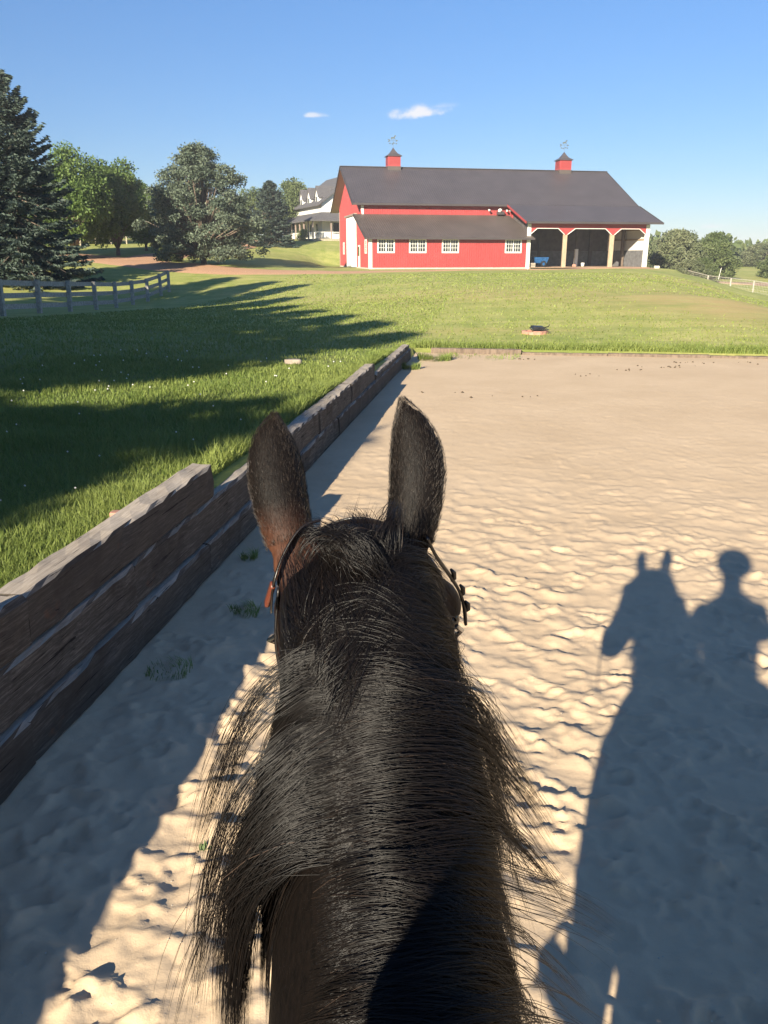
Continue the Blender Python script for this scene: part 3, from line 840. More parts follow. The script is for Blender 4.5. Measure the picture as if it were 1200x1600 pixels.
for y in (-.3, .3):
    w = MB(); w.beam((-.5, y, .9), (-.95, y, 1.15), .05, .05); w.build('handle', M['black_metal'], sp)
cr = tag(at_barn('wooden_crate', 16.5, .7), 'pale wooden crate on the floor just inside the first open bay', 'crate')
for z in (.02, .16, .30):
    for a in (-.3, .3):
        m_ = MB(); m_.box(-.42, .42, a - .012, a + .012, z, z + .10); m_.build('slat', M['pale_wood'], cr)
for a in (-.4, .4): m_ = MB(); m_.box(a - .02, a + .02, -.286, .286, .02, .40); m_.build('end_board', M['pale_wood'], cr)
m_ = MB(); m_.box(-.38, .38, -.286, .286, .0, .018); m_.build('bottom_board', M['pale_wood'], cr)
bk = tag(at_barn('feed_bucket', 23.75, 4.3), 'white plastic bucket standing at the foot of the inner post', 'bucket')
m_ = MB(); m_.tube([(0, 0, 0), (0, 0, .38)], [.15, .19], 14); m_.build('pail', WP, bk, True)
m_ = MB(); m_.tube([(-.19, 0, .37), (-.12, 0, .5), (.12, 0, .5), (.19, 0, .37)], .008, 5); m_.build('handle', M['black_metal'], bk)
ob = tag(at_barn('salt_block', 22.0, 2.6), 'small rounded brown salt block on the bay floor behind the first wooden post', 'salt block')
m_ = MB(); m_.prism([(-.22, 0), (.22, 0), (.2, .2), (.1, .27), (-.1, .27), (-.2, .2)], 1, -.14, .14); bevel(m_.build('block', M['pink_brick'], ob), .03)
# ---------------------------------------------------------------- the white farmhouse
HX, HY = -9.7, 113.5
HZ = gz(HX, HY) + .02
house = tag(empty('farmhouse', (HX, HY, HZ), R(22)), 'white farmhouse with three pointed dormers and a wrap-around porch behind the barn', 'house')
WS, HR = M['white_siding'], M['house_roof']
# porch corner is the origin; walls start 2 m in
mb = MB(); mb.box(2.0, 13, 2.0, 16, -1.2, 5.2); hw_ = mb.build('wall', WS, house)
lap = MB()
for k in range(24):
    z = .2 + k * .205
    lap.box(1.975, 1.999, 1.99, 16.01, z, z + .03); lap.box(1.98, 13.01, 1.975, 1.999, z, z + .03)
lap.build('siding_lap', WS, hw_)
for ya in (2.0, 15.85):
    mb = MB(); mb.prism([(2, 5.2), (13, 5.2), (7.5, 9.0)], 1, ya, ya + .15); mb.build('gable', WS, house)
mb = MB()
for sx in (-1, 1):
    a = (7.5 + sx * 6.1, 4.95 - .1); b = (7.5, 9.2)
    mb.prism([a, b, (b[0], b[1] - .22), (a[0] , a[1] - .2)], 1, 1.5, 16.5)
mb.build('roof', HR, house)
# porch: deck, roof, posts, railing
mb = MB(); mb.box(0, 13, 0, 1.97, -1.0, .35); mb.box(0, 1.97, 1.97, 16, -1.0, .35); mb.build('porch_deck', M['pale_wood'], house)
mb = MB()
vs = [(-.35, -.35, 2.75), (13.3, -.35, 2.75), (13.3, 2.0, 3.85), (2.0, 2.0, 3.85), (2.0, 16.3, 3.85), (-.35, 16.3, 2.75)]
vs += [(x, y, z - .18) for x, y, z in vs]
mb.add(vs, [(0, 1, 2, 3), (0, 3, 4, 5), (6, 9, 8, 7), (6, 11, 10, 9), (0, 6, 7, 1), (5, 11, 6, 0), (1, 7, 8, 2), (4, 10, 11, 5), (2, 8, 9, 3), (3, 9, 10, 4)])
mb.build('porch_roof', HR, house)
for x, y in [(0.08, .08)] + [(x, .08) for x in (2.7, 5.4, 8.1, 10.8)] + [(.08, y) for y in (2.2, 4.3, 6.4, 8.5, 10.6, 12.7, 14.8)]:
    mb = MB(); mb.box(x - .08, x + .08, y - .08, y + .08, .36, 2.7); mb.build('porch_post', M['soffit'], house)
mb = MB()
mb.box(0.1, 13, .05, .1, 1.15, 1.22); mb.box(.05, .1, 0.1, 16, 1.15, 1.22)
for k in range(60): mb.box(.2 + k * .21, .23 + k * .21, .06, .09, .45, 1.15)
for k in range(70): mb.box(.06, .09, .2 + k * .22, .23 + k * .22, .45, 1.15)
mb.build('porch_railing', WS, house)
def hwin(x, y, z, w, h, face, name='window', parent=None, m='glass'):
    par = parent or house
    mb = MB(); t = .09
    if face == 'y': mb.box(x - w / 2 - t, x + w / 2 + t, y - .06, y - .004, z - t, z + h + t)
    else: mb.box(x - .06, x - .004, y - w / 2 - t, y + w / 2 + t, z - t, z + h + t)
    f = mb.build(name, WS, par)
    mb = MB()
    if face == 'y': mb.box(x - w / 2, x + w / 2, y - .07, y - .062, z, z + h)
    else: mb.box(x - .07, x - .062, y - w / 2, y + w / 2, z, z + h)
    mb.build('pane', M[m], f); return f
hwin(4.2, 1.99, 4.35, .75, 1.25, 'y'); hwin(7.5, 1.99, 4.4, .9, 1.3, 'y')
hwin(4.1, 1.97, 1.0, 1.0, 1.5, 'y'); hwin(6.9, 1.97, .4, 1.0, 2.1, 'y', 'door', m='shutter')
for y in (4, 7, 10, 13): hwin(1.97, y, 1.0, .9, 1.4, 'x')
# three pointed dormers on the left slope
for y in (4.2, 8.0, 11.8):
    d = empty('dormer', (0, y, 0)); d.parent = house
    mb = MB(); mb.box(2.1, 5.4, -.75, .75, 3.9, 6.2); mb.prism([(-.75, 6.2), (.75, 6.2), (0, 7.25)], 0, 2.1, 6.2); mb.build('dormer_wall', WS, d)
    mb = MB()
    for s in (-1, 1): mb.prism([(s * 1.0, 5.92), (0, 7.38), (0, 7.22), (s * 1.0, 5.78)], 0, 1.9, 6.6)
    mb.build('dormer_roof', HR, d)
    hwin(2.09, 0, 4.75, .6, 1.2, 'x', 'dormer_window', d)
mb = MB(); mb.box(9.2, 10.1, 11, 11.8, 6, 10.6); mb.build('chimney', M['pink_brick'], house)
# ---------------------------------------------------------------- fences
def rail_fence(name, lab, pts, h, rails, post_w=.13, board=.15, m='fence_wood', side=-1, group=None):
    p0 = pts[0]
    root = tag(empty(name, (p0[0], p0[1], gz(*p0))), lab, 'fence', group)
    o = Vector(root.location)
    P = [Vector((x, y, gz(x, y))) - o for x, y in pts]
    rr = random.Random(3)
    me = None
    for p in P:
        mb = MB(); w = post_w / 2; mb.box(-w, w, -w, w, -.3, h + .03)
        q = mb.build('post', M[m], root); q.location = p; q.rotation_euler = (rr.uniform(-.03, .03), rr.uniform(-.03, .03), rr.uniform(-.1, .1))
    for a, b in zip(P[:-1], P[1:]):
        d = (b - a); n = Vector((d.y, -d.x, 0)).normalized() * (post_w / 2 + .018) * side
        for z in rails:
            mb = MB(); j = rr.uniform(-.02, .02)
            mb.beam(a + n + Vector((0, 0, z + j)), b + n + Vector((0, 0, z + rr.uniform(-.02, .02))), .035, board)
            mb.build('rail', M[m], root)
    return root
def fx(u, y): return (u - 600) / 1295 * y
fp = [(-60, 27.5), (-8, 30.5), (51, 33.8), (100, 37.0), (142, 40.2), (174, 43.4), (201, 46.6), (225, 49.6), (247, 52.4), (260, 54.0)]
rail_fence('board_fence', 'grey three board wooden fence curving across the shaded lawn at the left edge', [(fx(u, y), y) for u, y in fp], 1.32, (.32, .75, 1.2), .17, .20)
rail_fence('paddock_fence', 'far pale paddock fence glimpsed under the trees at the left', [(fx(u, y), y) for u, y in ((60, 96), (95, 98), (128, 100), (152, 102), (176, 104), (200, 106), (222, 108))], 1.3, (.45, .85, 1.22), .14, .15, 'pale_wood')
# right: posts with woven wire in the low meadow
wf = [(34.2 + k * -.05 + 0.0, 86 - k * 0.0) for k in range(1)]
wpts = [(32.2, 88.0), (33.3, 84.5), (34.3, 81.2), (35.3, 78.3), (36.4, 75.6), (37.6, 73.3), (39.0, 71.2), (40.6, 69.6), (42.4, 68.4)]
root = tag(empty('wire_fence', (wpts[0][0], wpts[0][1], gz(*wpts[0]))), 'wire mesh fence on pale round posts in the low meadow at the right edge', 'fence')
o = Vector(root.location); P = [Vector((x, y, gz(x, y))) - o for x, y in wpts]
for p in P:
    mb = MB(); mb.tube([p + Vector((0, 0, -.3)), p + Vector((0, 0, 1.3))], .07, 8); mb.build('post', M['fence_wood'], root)
for a, b in zip(P[:-1], P[1:]):
    mb = MB()
    for z in (.1, .3, .5, .7, .9, 1.1, 1.25): mb.beam(a + Vector((0, 0, z)), b + Vector((0, 0, z)), .012, .012)
    n = 16
    for k in range(n + 1):
        q = a.lerp(b, k / n); mb.beam(q + Vector((0, 0, .1)), q + Vector((0, 0, 1.25)), .010, .010, up=(0, 1, 0))
    mb.build('wire_mesh', M['fence_wood'], root)
    mb = MB(); mb.beam(a + Vector((0, 0, 1.3)), b + Vector((0, 0, 1.3)), .03, .04); mb.build('rail', M['fence_wood'], root)
st = tag(empty('marker_stake', (39.0, 96.0, gz(39.0, 96.0))), 'thin leaning white stake standing in front of the round tree on the right', 'stake')
mb = MB(); mb.tube([(0, 0, -.2), (.25, 0, 1.5)], .03, 6); mb.build('pole', WP, st)

# ---------------------------------------------------------------- fire ring, stones
fx_, fy_ = 4.55, 24.3
fr = tag(empty('fire_ring', (fx_, fy_, gz(fx_, fy_))), 'low ring of pinkish bricks in the grass beyond the arena', 'fire pit')
rr = random.Random(8)
for k in range(12):
    a = 2 * math.pi * k / 12
    mb = MB(); mb.box(-.10, .10, -.055, .055, -.05, .10 + rr.uniform(-.01, .02))
    b_ = bevel(mb.build('brick', M['pink_brick'], fr), .012)
    b_.location = (.33 * math.cos(a), .33 * math.sin(a), -.02); b_.rotation_euler = (rr.uniform(-.06, .06), 0, a + math.pi / 2 + rr.uniform(-.1, .1))
mb = MB(); mb.tube([(0, 0, -.02), (0, 0, .03)], .30, 16); mb.build('ash', M['soil'], fr)
gb = tag(empty('fire_grate', (fx_ + .12, fy_ - .05, gz(fx_, fy_) + .10)), 'black metal grate lying tilted on top of the brick ring', 'grate')
mb = MB()
for k in range(9):
    x = -.32 + k * .08; mb.beam((x, -.28, .02 + k * .002), (x - .02, .28, .06), .018, .018)
mb.beam((-.34, -.28, .03), (.34, -.28, .03), .025, .025); mb.beam((-.36, .28, .07), (.32, .28, .07), .025, .025)
mb.build('bars', M['black_metal'], gb)
mb = MB(); mb.add([(-.30, -.22, .05), (.22, -.22, .05), (.18, .2, .09), (-.34, .2, .09), (-.24, -.16, .15), (.16, -.16, .13), (.12, .14, .16), (-.3, .14, .18)],
                  [(0, 1, 5, 4), (1, 2, 6, 5), (2, 3, 7, 6), (3, 0, 4, 7), (4, 5, 6, 7), (3, 2, 1, 0)]); mb.build('pan', M['black_metal'], gb)
mb = MB(); mb.tube([(.2, 0, .1), (.36, 0, .14), (.40, 0, .22)], .02, 6); mb.build('handle', M['black_metal'], gb); gb.scale = (.75, .75, .75)

def stone(name, lab, x, y, z, sx, sy, sz, m, seed, cat='stone', rz=0.0):
    import bmesh
    bm = bmesh.new(); bmesh.ops.create_icosphere(bm, subdivisions=3, radius=1)
    r = random.Random(seed); ph = [r.uniform(0, 6) for _ in range(6)]
    for v in bm.verts:
        c = v.co.copy()
        k = 1 + .09 * math.sin(c.x * 3 + ph[0]) + .08 * math.sin(c.y * 4 + ph[1]) + .05 * math.sin(c.z * 7 + c.x * 6 + ph[2])
        v.co = Vector((max(-.8, min(.8, c.x * k)) * sx, max(-.75, min(.75, c.y * k)) * sy, max(-.6, min(.55, c.z * k)) * sz))
    me = bpy.data.meshes.new(name); bm.to_mesh(me); bm.free(); me.polygons.foreach_set('use_smooth', [True] * len(me.polygons))
    o = mesh_obj(name, me, M[m]); o.location = (x, y, z); o.rotation_euler = (0, 0, rz); return tag(o, lab, cat)
stone('flat_stone', 'flat pale stone lying in the lawn behind the long timber wall', -1.63, 14.3, gz(-1.63, 14.3) + .09, .19, .11, .07, 'stone', 3)
stone('brick_lump', 'small pinkish lump of brick in the grass right behind the raised timber', -1.78, 5.02, .70, .06, .045, .045, 'pink_brick', 5, 'brick')
x_, y_ = from_barn(29.6, -.6)
stone('pale_rock', 'pale rock at the foot of the right hand corner of the barn', x_, y_, gz(x_, y_) + .1, .32, .25, .28, 'concrete', 6, 'rock')
stone('pale_lump', 'small white lump in the mown grass in front of the barn windows', 12.2, 70.0, gz(12.2, 70.0) + .1, .13, .12, .11, 'stone', 9, 'rock')
# ---------------------------------------------------------------- horse
def coat_mat():
    t = Mat('horse_coat', .55, spec=.14)
    pos = t.n.new('ShaderNodeTexCoord').outputs['Object']
    def blob(c, r, k=1.0):
        v = t.n.new('ShaderNodeVectorMath'); v.operation = 'DISTANCE'
        t.l.new(pos, v.inputs[0]); v.inputs[1].default_value = c
        mr = t.n.new('ShaderNodeMapRange'); mr.interpolation_type = 'SMOOTHSTEP'
        t.l.new(v.outputs['Value'], mr.inputs[0]); mr.inputs[1].default_value = r; mr.inputs[2].default_value = r * .25
        mr.inputs[3].default_value = 0; mr.inputs[4].default_value = k
        return mr.outputs[0]
    b = t.math('MAXIMUM', blob((-.14, 1.09, 1.92), .105), blob((.06, 1.13, 1.88), .12, .55))
    b = t.math('MAXIMUM', b, blob((-.17, 1.08, 1.80), .14, .7))
    b = t.math('MULTIPLY', b, t.ramp(t.noise(14, 4, .6), [(.3, .45), (.6, 1.0)]))
    n = t.noise(60, 4, .7, t.coords((3, 1, 1)))
    c = t.ramp(n, [(.3, (.0025, .002, .0018)), (.7, (.008, .0055, .0045))])
    c = t.mix(b, c, t.ramp(n, [(.3, (.060, .024, .014)), (.7, (.12, .050, .030))]))
    t.color(c)
    t.b.inputs['Sheen Weight'].default_value = .0; t.b.inputs['Sheen Roughness'].default_value = .4
    t.b.inputs['Sheen Tint'].default_value = (.8, .62, .5, 1)
    t.bump(t.noise(260, 3, .7, t.coords((1, .35, .35))), .35, .004)
    M['horse_coat'] = t.m
coat_mat()
t = Mat('hair', .40, spec=.26)
c = t.ramp(t.attr('tint'), [(0, (.003, .0025, .0025)), (.8, (.008, .0055, .0045)), (1.0, (.055, .036, .027))])
t.color(c); M['hair'] = t.m
t = Mat('ear_hair', .5, spec=.5)
c = t.ramp(t.attr('tint'), [(0, (.015, .010, .008)), (.6, (.032, .024, .020)), (1.0, (.105, .082, .066))])
t.color(c); M['ear_hair'] = t.m
t = Mat('hoof', .5, (.05, .045, .04)); M['hoof'] = t.m
t = Mat('eye', .05, (.006, .004, .003), .8); M['eye'] = t.m

def frame(d, up=(0, 0, 1)):
    d = Vector(d).normalized(); x = d.cross(Vector(up))
    x = x.normalized() if x.length > 1e-4 else Vector((1, 0, 0))
    n = x.cross(d).normalized(); return x, n
def loft_pts(rings, n=28, expo=2.0):
    """rings: (centre, axisX*half, axisN*half) triples -> closed tube verts/faces"""
    vs, fs = [], []
    for c, ax, an in rings:
        for k in range(n):
            a = 2 * math.pi * k / n; ca, sa = math.cos(a), math.sin(a)
            e = 2 / expo
            vs.append(Vector(c) + Vector(ax) * (math.copysign(abs(ca) ** e, ca)) + Vector(an) * (math.copysign(abs(sa) ** e, sa)))
    m = len(rings)
    for i in range(m - 1):
        for k in range(n):
            a, b = i * n + k, i * n + (k + 1) % n
            fs.append((a, b, b + n, a + n))
    fs.append(tuple(range(n))[::-1]); fs.append(tuple((m - 1) * n + k for k in range(n)))
    return vs, fs
def smooth_rings(keys, n):
    """keys: list of flat tuples, Catmull-Rom resampled"""
    K = np.array(keys, float); k = np.linspace(0, len(K) - 1, n); i = np.clip(np.floor(k).astype(int), 0, len(K) - 2); f = (k - i)[:, None]
    p0 = K[np.clip(i - 1, 0, None)]; p1 = K[i]; p2 = K[i + 1]; p3 = K[np.clip(i + 2, 0, len(K) - 1)]
    return .5 * (2 * p1 + (p2 - p0) * f + (2 * p0 - 5 * p1 + 4 * p2 - p3) * f ** 2 + (3 * p1 - p0 - 3 * p2 + p3) * f ** 3)
def limb(mb, keys, n=16, up=(0, 1, 0)):
    """keys (x,y,z,rx,ry) -> tube whose cross sections are roughly normal to the path"""
    K = smooth_rings(keys, len(keys) * 5)
    rings = []
    for i in range(len(K)):
        d = Vector(K[min(i + 1, len(K) - 1)][:3]) - Vector(K[max(i - 1, 0)][:3])
        x, nn = frame(d, up)
        rings.append((K[i][:3], x * K[i][3], nn * K[i][4]))
    vs, fs = loft_pts(rings, n); mb.add(vs, fs)

# --- neck axis (also used to lay the mane)
NA = np.array([(.012, .20, 1.26), (.010, .42, 1.40), (.002, .66, 1.570), (-.014, .88, 1.73), (-.034, 1.04, 1.870)])
NW = np.array([.134, .130, .125, .121, .116])      # half width
NH = np.array([.36, .32, .262, .205, .155])        # half depth
def neck_at(s):
    s = np.clip(np.asarray(s, float), 0, 1) * (len(NA) - 1); i = np.clip(np.floor(s).astype(int), 0, len(NA) - 2); f = (s - i)
    P = NA[i] * (1 - f)[..., None] + NA[i + 1] * f[..., None]
    return P, NW[i] * (1 - f) + NW[i + 1] * f, NH[i] * (1 - f) + NH[i + 1] * f
NT = (NA[-1] - NA[0]); NT /= np.linalg.norm(NT)
NX = np.cross(NT, (0, 0, 1)); NX /= np.linalg.norm(NX); NN = np.cross(NX, NT)

hb = MB()
# barrel
K = smooth_rings([(-1.14, 1.34, .04, .07), (-1.10, 1.33, .17, .19), (-.98, 1.32, .25, .29), (-.78, 1.32, .295, .335), (-.5, 1.29, .29, .34),
                  (-.2, 1.25, .30, .375), (.08, 1.25, .285, .41), (.3, 1.27, .25, .41), (.5, 1.26, .215, .33), (.68, 1.24, .165, .235), (.78, 1.23, .10, .15), (.82, 1.23, .03, .05)], 50)
vs, fs = loft_pts([((0, y, z), (w, 0, 0), (0, 0, h)) for y, z, w, h in K], 32); hb.add(vs, fs)
# neck
S_ = np.linspace(-.02, 1, 24)
rings = []
for s in S_:
    P, w, h = neck_at(np.array([s])); P, w, h = P[0], w[0], h[0]
    rings.append((P, NX * w, NN * h))
vs, fs = loft_pts(rings, 32, 2.0); hb.add(vs, fs)
# head
HA, HB = Vector((-.046, 1.045, 1.915)), Vector((.03, 1.47, 1.275))
hd = (HB - HA).normalized(); hx, hn = frame(hd, (0, 0, 1))
hx = Vector((1, 0, 0)) - hd * hd.x; hx.normalize(); hn = hx.cross(hd).normalized()
HKEY = [(-.05, .0, .045, .045), (0, 0, .095, .095), (.12, .005, .122, .125), (.28, -.005, .136, .155), (.42, -.015, .125, .160), (.56, -.01, .098, .135), (.72, .0, .078, .105), (.86, .0, .076, .092), (.96, -.005, .07, .08), (1.03, -.01, .03, .04)]
K = smooth_rings(HKEY, 40); HL = (HB - HA).length
vs, fs = loft_pts([(HA + hd * (t * HL) + hn * o, hx * w, hn * h) for t, o, w, h in K], 28, 2.2); hb.add(vs, fs)
# brow bones
for sx in (-1, 1):
    c = HA + hd * (.24 * HL) + hx * (sx * .118) + hn * .055
    K = [(c - hd * .06, .02), (c - hd * .03, .034), (c, .040), (c + hd * .035, .030), (c + hd * .06, .015)]
    vs, fs = loft_pts([(p, hx * r, hn * r) for p, r in K], 12); hb.add(vs, fs)
# legs: right fore forward and planted, left fore back, hind legs in stride
limb(hb, [(.15, .46, 1.28, .12, .16), (.155, .49, 1.05, .11, .145), (.15, .51, .86, .085, .105), (.145, .52, .68, .062, .070), (.145, .51, .62, .062, .068), (.145, .49, .55, .046, .050), (.145, .44, .30, .040, .045), (.145, .445, .20, .048, .05), (.145, .49, .12, .042, .045), (.145, .52, .07, .055, .058), (.145, .53, .012, .062, .068)])
limb(hb, [(-.15, .42, 1.28, .12, .16), (-.155, .34, 1.05, .10, .135), (-.15, .26, .86, .075, .09), (-.145, .19, .68, .056, .062), (-.145, .17, .62, .056, .06), (-.145, .13, .55, .040, .044), (-.145, .0, .32, .034, .038), (-.145, -.06, .23, .042, .045), (-.145, -.07, .14, .038, .040), (-.145, -.04, .08, .052, .052), (-.145, -.02, .03, .058, .060)])
limb(hb, [(.16, -.80, 1.28, .13, .22), (.175, -.74, 1.02, .115, .17), (.17, -.76, .84, .075, .10), (.165, -.86, .68, .05, .06), (.16, -.93, .60, .048, .062), (.16, -.91, .50, .038, .045), (.155, -.86, .30, .034, .038), (.155, -.84, .21, .044, .046), (.155, -.80, .12, .038, .04), (.155, -.76, .07, .052, .056), (.155, -.75, .012, .060, .064)])
limb(hb, [(-.16, -.84, 1.28, .13, .22), (-.175, -.88, 1.02, .115, .17), (-.17, -.94, .84, .075, .10), (-.165, -1.10, .68, .05, .06), (-.16, -1.18, .60, .048, .062), (-.16, -1.19, .50, .038, .045), (-.155, -1.22, .30, .034, .038), (-.155, -1.22, .21, .044, .046), (-.155, -1.19, .12, .038, .04), (-.155, -1.15, .07, .052, .056), (-.155, -1.14, .012, .060, .064)])
# dock of the tail
limb(hb, [(0, -1.05, 1.52, .05, .05), (0, -1.15, 1.50, .042, .042), (0, -1.21, 1.42, .035, .035), (0, -1.235, 1.28, .028, .028)])

# ears: hollow leaf-shaped shells, the open side turned forward
EAR = {}
def ear(side):
    if side < 0: path = [(-.128, 1.070, 1.955), (-.144, 1.100, 2.005), (-.155, 1.130, 2.052), (-.162, 1.150, 2.095), (-.163, 1.163, 2.128)]; turn = .30
    else:        path = [(.030, 1.085, 1.955), (.040, 1.110, 2.005), (.043, 1.135, 2.062), (.036, 1.155, 2.110), (.026, 1.170, 2.150)]; turn = -.25
    W = [.036, .0405, .0415, .029, .004]; th = .0075
    path = [Vector(p) for p in path]
    K = smooth_rings([(*p, w) for p, w in zip(path, W)], 34)
    outer, inner = [], []
    m = 17
    vs, fs = [], []
    for i, row in enumerate(K):
        c = Vector(row[:3]); w = max(.0035, row[3])
        # leaf-like outline: the outer edge bulges, the inner edge runs straighter
        d = (Vector(K[min(i + 1, len(K) - 1)][:3]) - Vector(K[max(i - 1, 0)][:3])).normalized()
        right = Vector((math.cos(turn), math.sin(turn), 0)); right = (right - d * right.dot(d)).normalized()
        back = right.cross(d).normalized()
        if back.y > 0: back = -back
        f = i / (len(K) - 1)
        depth = w * (1.05 - .35 * f)
        ring = []
        for j in range(m):
            a = math.pi * (j / (m - 1)) * 1.12 - math.pi * .06
            x = -math.cos(a) * w; b = math.sin(a) * depth - depth * .35
            x *= 1.12 if (x > 0) == (side > 0) else .92
            ring.append(c + right * x + back * b)
        for j in range(m - 1, -1, -1):
            a = math.pi * (j / (m - 1)) * 1.12 - math.pi * .06
            wi, di = max(.001, w - th), max(.001, depth - th * 1.4)
            x = -math.cos(a) * wi; b = math.sin(a) * di - depth * .35
            x *= 1.12 if (x > 0) == (side > 0) else .92
            if f < .12: b -= depth * .0
            ring.append(c + right * x + back * b)
        vs += ring
    n = 2 * m
    for i in range(len(K) - 1):
        for k in range(n):
            a, b = i * n + k, i * n + (k + 1) % n
            fs.append((a, b, b + n, a + n))
    fs.append(tuple(range(n))[::-1]); fs.append(tuple((len(K) - 1) * n + k for k in range(n)))
    hb.add(vs, fs)
    # root cone filling the foot of the ear
    c0, c1 = path[0], path[1]
    r_, l_ = loft_pts([(c0 + (c0 - c1) * .9, Vector((.045, 0, 0)), Vector((0, .04, .02))), (c0, Vector((.034, 0, 0)), Vector((0, .030, .012))), (c0.lerp(c1, .55), Vector((.022, 0, 0)), Vector((0, .018, .008)))], 16)
    hb.add(r_, l_)
    EAR[side] = (np.array([tuple(v) for v in vs]).reshape(len(K), n, 3), m)
ear(-1); ear(1)

me = bpy.data.meshes.new('body'); me.from_pydata(hb.v, [], hb.f); me.update()
import bmesh
bm = bmesh.new(); bm.from_mesh(me); bmesh.ops.recalc_face_normals(bm, faces=bm.faces[:]); bm.to_mesh(me); bm.free()
tmp = bpy.data.objects.new('tmp', me); COL.objects.link(tmp)
md = tmp.modifiers.new('r', 'REMESH'); md.mode = 'VOXEL'; md.voxel_size = .0066; md.use_smooth_shade = True
md = tmp.modifiers.new('s', 'SMOOTH'); md.factor = .5; md.iterations = 7
dg = bpy.context.evaluated_depsgraph_get()
body_me = bpy.data.meshes.new_from_object(tmp.evaluated_get(dg)); body_me.name = 'body'
bpy.data.objects.remove(tmp); bpy.data.meshes.remove(me)
horse = tag(empty('horse', (0, 0, 0)), 'dark bay horse seen from the saddle, ears pricked, black mane blown to both sides', 'horse')
body_me.materials.clear(); body_me.materials.append(M['horse_coat'])
body_me.polygons.foreach_set('use_smooth', [True] * len(body_me.polygons))
body = mesh_obj('body', body_me, None, horse)

for x, y, z in ((.145, .53, .0), (-.145, -.02, .015), (.155, -.745, 0), (-.155, -1.135, .0)):
    mb = MB(); mb.tube([(x, y, z), (x, y - .008, z + .035), (x, y - .02, z + .07)], [.068, .064, .058], 16); mb.build('hoof', M['hoof'], horse, True)
for sx in (-1, 1):
    c = HA + hd * (.25 * HL) + hx * (sx * .128) + hn * .035
    bm = bmesh.new(); bmesh.ops.create_uvsphere(bm, u_segments=12, v_segments=8, radius=.024)
    me = bpy.data.meshes.new('eye'); bm.to_mesh(me); bm.free(); me.polygons.foreach_set('use_smooth', [True] * len(me.polygons))
    o = mesh_obj('eye', me, M['eye'], horse); o.location = c

# ---- hair: every hair a thin three sided tube
def hair_mesh(name, P, rad, tint, m, parent, sides=3):
    """P (n, k, 3) paths; rad (n,) root radius"""
    n, k, _ = P.shape
    T = np.gradient(P, axis=1); T /= np.linalg.norm(T, axis=2, keepdims=True) + 1e-9
    A = np.cross(T, np.array([.31, .2, .93])); A /= np.linalg.norm(A, axis=2, keepdims=True) + 1e-9
    B = np.cross(T, A)
    f = np.linspace(0, 1, k); taper = np.clip((1 - f) / .35, .12, 1)
    r = rad[:, None] * taper[None]
    if sides == 2:                              # open half-round section, the crown of it turned away from the neck
        s_ = np.clip(((P - NA[0]) @ NT) / np.linalg.norm(NA[-1] - NA[0]), 0, 1)
        O = P - neck_at(s_)[0]; O -= T * (O * T).sum(-1, keepdims=True); O /= np.linalg.norm(O, axis=2, keepdims=True) + 1e-9
        A = np.cross(T, O); r_ = r[..., None]
        V = np.stack([P - A * r_ - O * r_ * .35, P + O * r_ * .75, P + A * r_ - O * r_ * .35], 2).reshape(-1, 3)
        base = np.arange(n)[:, None, None] * (k * 3) + np.arange(k - 1)[None, :, None] * 3 + np.arange(2)[None, None, :]
        F = np.stack([base, base + 1, base + 4, base + 3], -1).reshape(-1, 4)
        me = np_mesh(name, V, F, True, {'tint': ('POINT', np.repeat(tint, k * 3))})
        return mesh_obj(name, me, m, parent)
    V = []
    for j in range(sides):
        a = 2 * math.pi * j / sides
        V.append(P + (A * math.cos(a) + B * math.sin(a)) * r[..., None])
    V = np.stack(V, 2).reshape(-1, 3)
    base = np.arange(n)[:, None, None] * (k * sides) + np.arange(k - 1)[None, :, None] * sides + np.arange(sides)[None, None, :]
    nxt = np.arange(n)[:, None, None] * (k * sides) + np.arange(k - 1)[None, :, None] * sides + ((np.arange(sides) + 1) % sides)[None, None, :]
    F = np.stack([base, nxt, nxt + sides, base + sides], -1).reshape(-1, 4)
    me = np_mesh(name, V, F, True, {'tint': ('POINT', np.repeat(tint, k * sides))})
    return mesh_obj(name, me, m, parent)

def sim(roots, dirs, length, steps, grav, stiff, off, noise=0.0, seed=0, wind=(0, 0, 0), adh=.5, free=1.0):
    """grow hairs: follow the start direction, bend under gravity, cling to and slide over the neck; past `free` of its length a hair hangs loose"""
    r = np.random.default_rng(seed)
    P = [roots.copy()]; p = roots.copy(); d = dirs / np.linalg.norm(dirs, axis=1, keepdims=True)
    L = np.linalg.norm(NA[-1] - NA[0])
    g = np.array([0, 0, -1.0]); wnd = np.array(wind)
    cur = r.normal(0, noise, roots.shape)
    st_ = (length / (steps - 1))[:, None]
    for i in range(steps - 1):
        f = i / (steps - 1)
        cur = cur * .8 + r.normal(0, noise, roots.shape) * .4
        d = d + grav[:, None] * g + cur + wnd
        d /= np.linalg.norm(d, axis=1, keepdims=True)
        p = p + d * st_
        s = np.clip(((p - NA[0]) @ NT) / L, 0, 1)
        C, w, h = neck_at(s)
        q = p - C; lx = q @ NX; ln = q @ NN
        lift = np.minimum(off, .004 + off * (i + 1) * .35)
        w = w + lift; h = h + lift
        rr = np.sqrt((lx / w) ** 2 + (ln / h) ** 2)
        ad = np.where(f < free, adh, 0.0)
        tgt = np.where(rr < 1, 1.0, 1 + (rr - 1) * (1 - ad))
        k = tgt / np.maximum(rr, .05)
        p2 = p + NX * ((k - 1) * lx)[:, None] + NN * ((k - 1) * ln)[:, None]
        dd = p2 - P[-1]; dd /= np.linalg.norm(dd, axis=1, keepdims=True) + 1e-9
        d = d * stiff + dd * (1 - stiff)
        d /= np.linalg.norm(d, axis=1, keepdims=True)
        p = P[-1] + dd * st_; P.append(p.copy())
    return np.stack(P, 1)

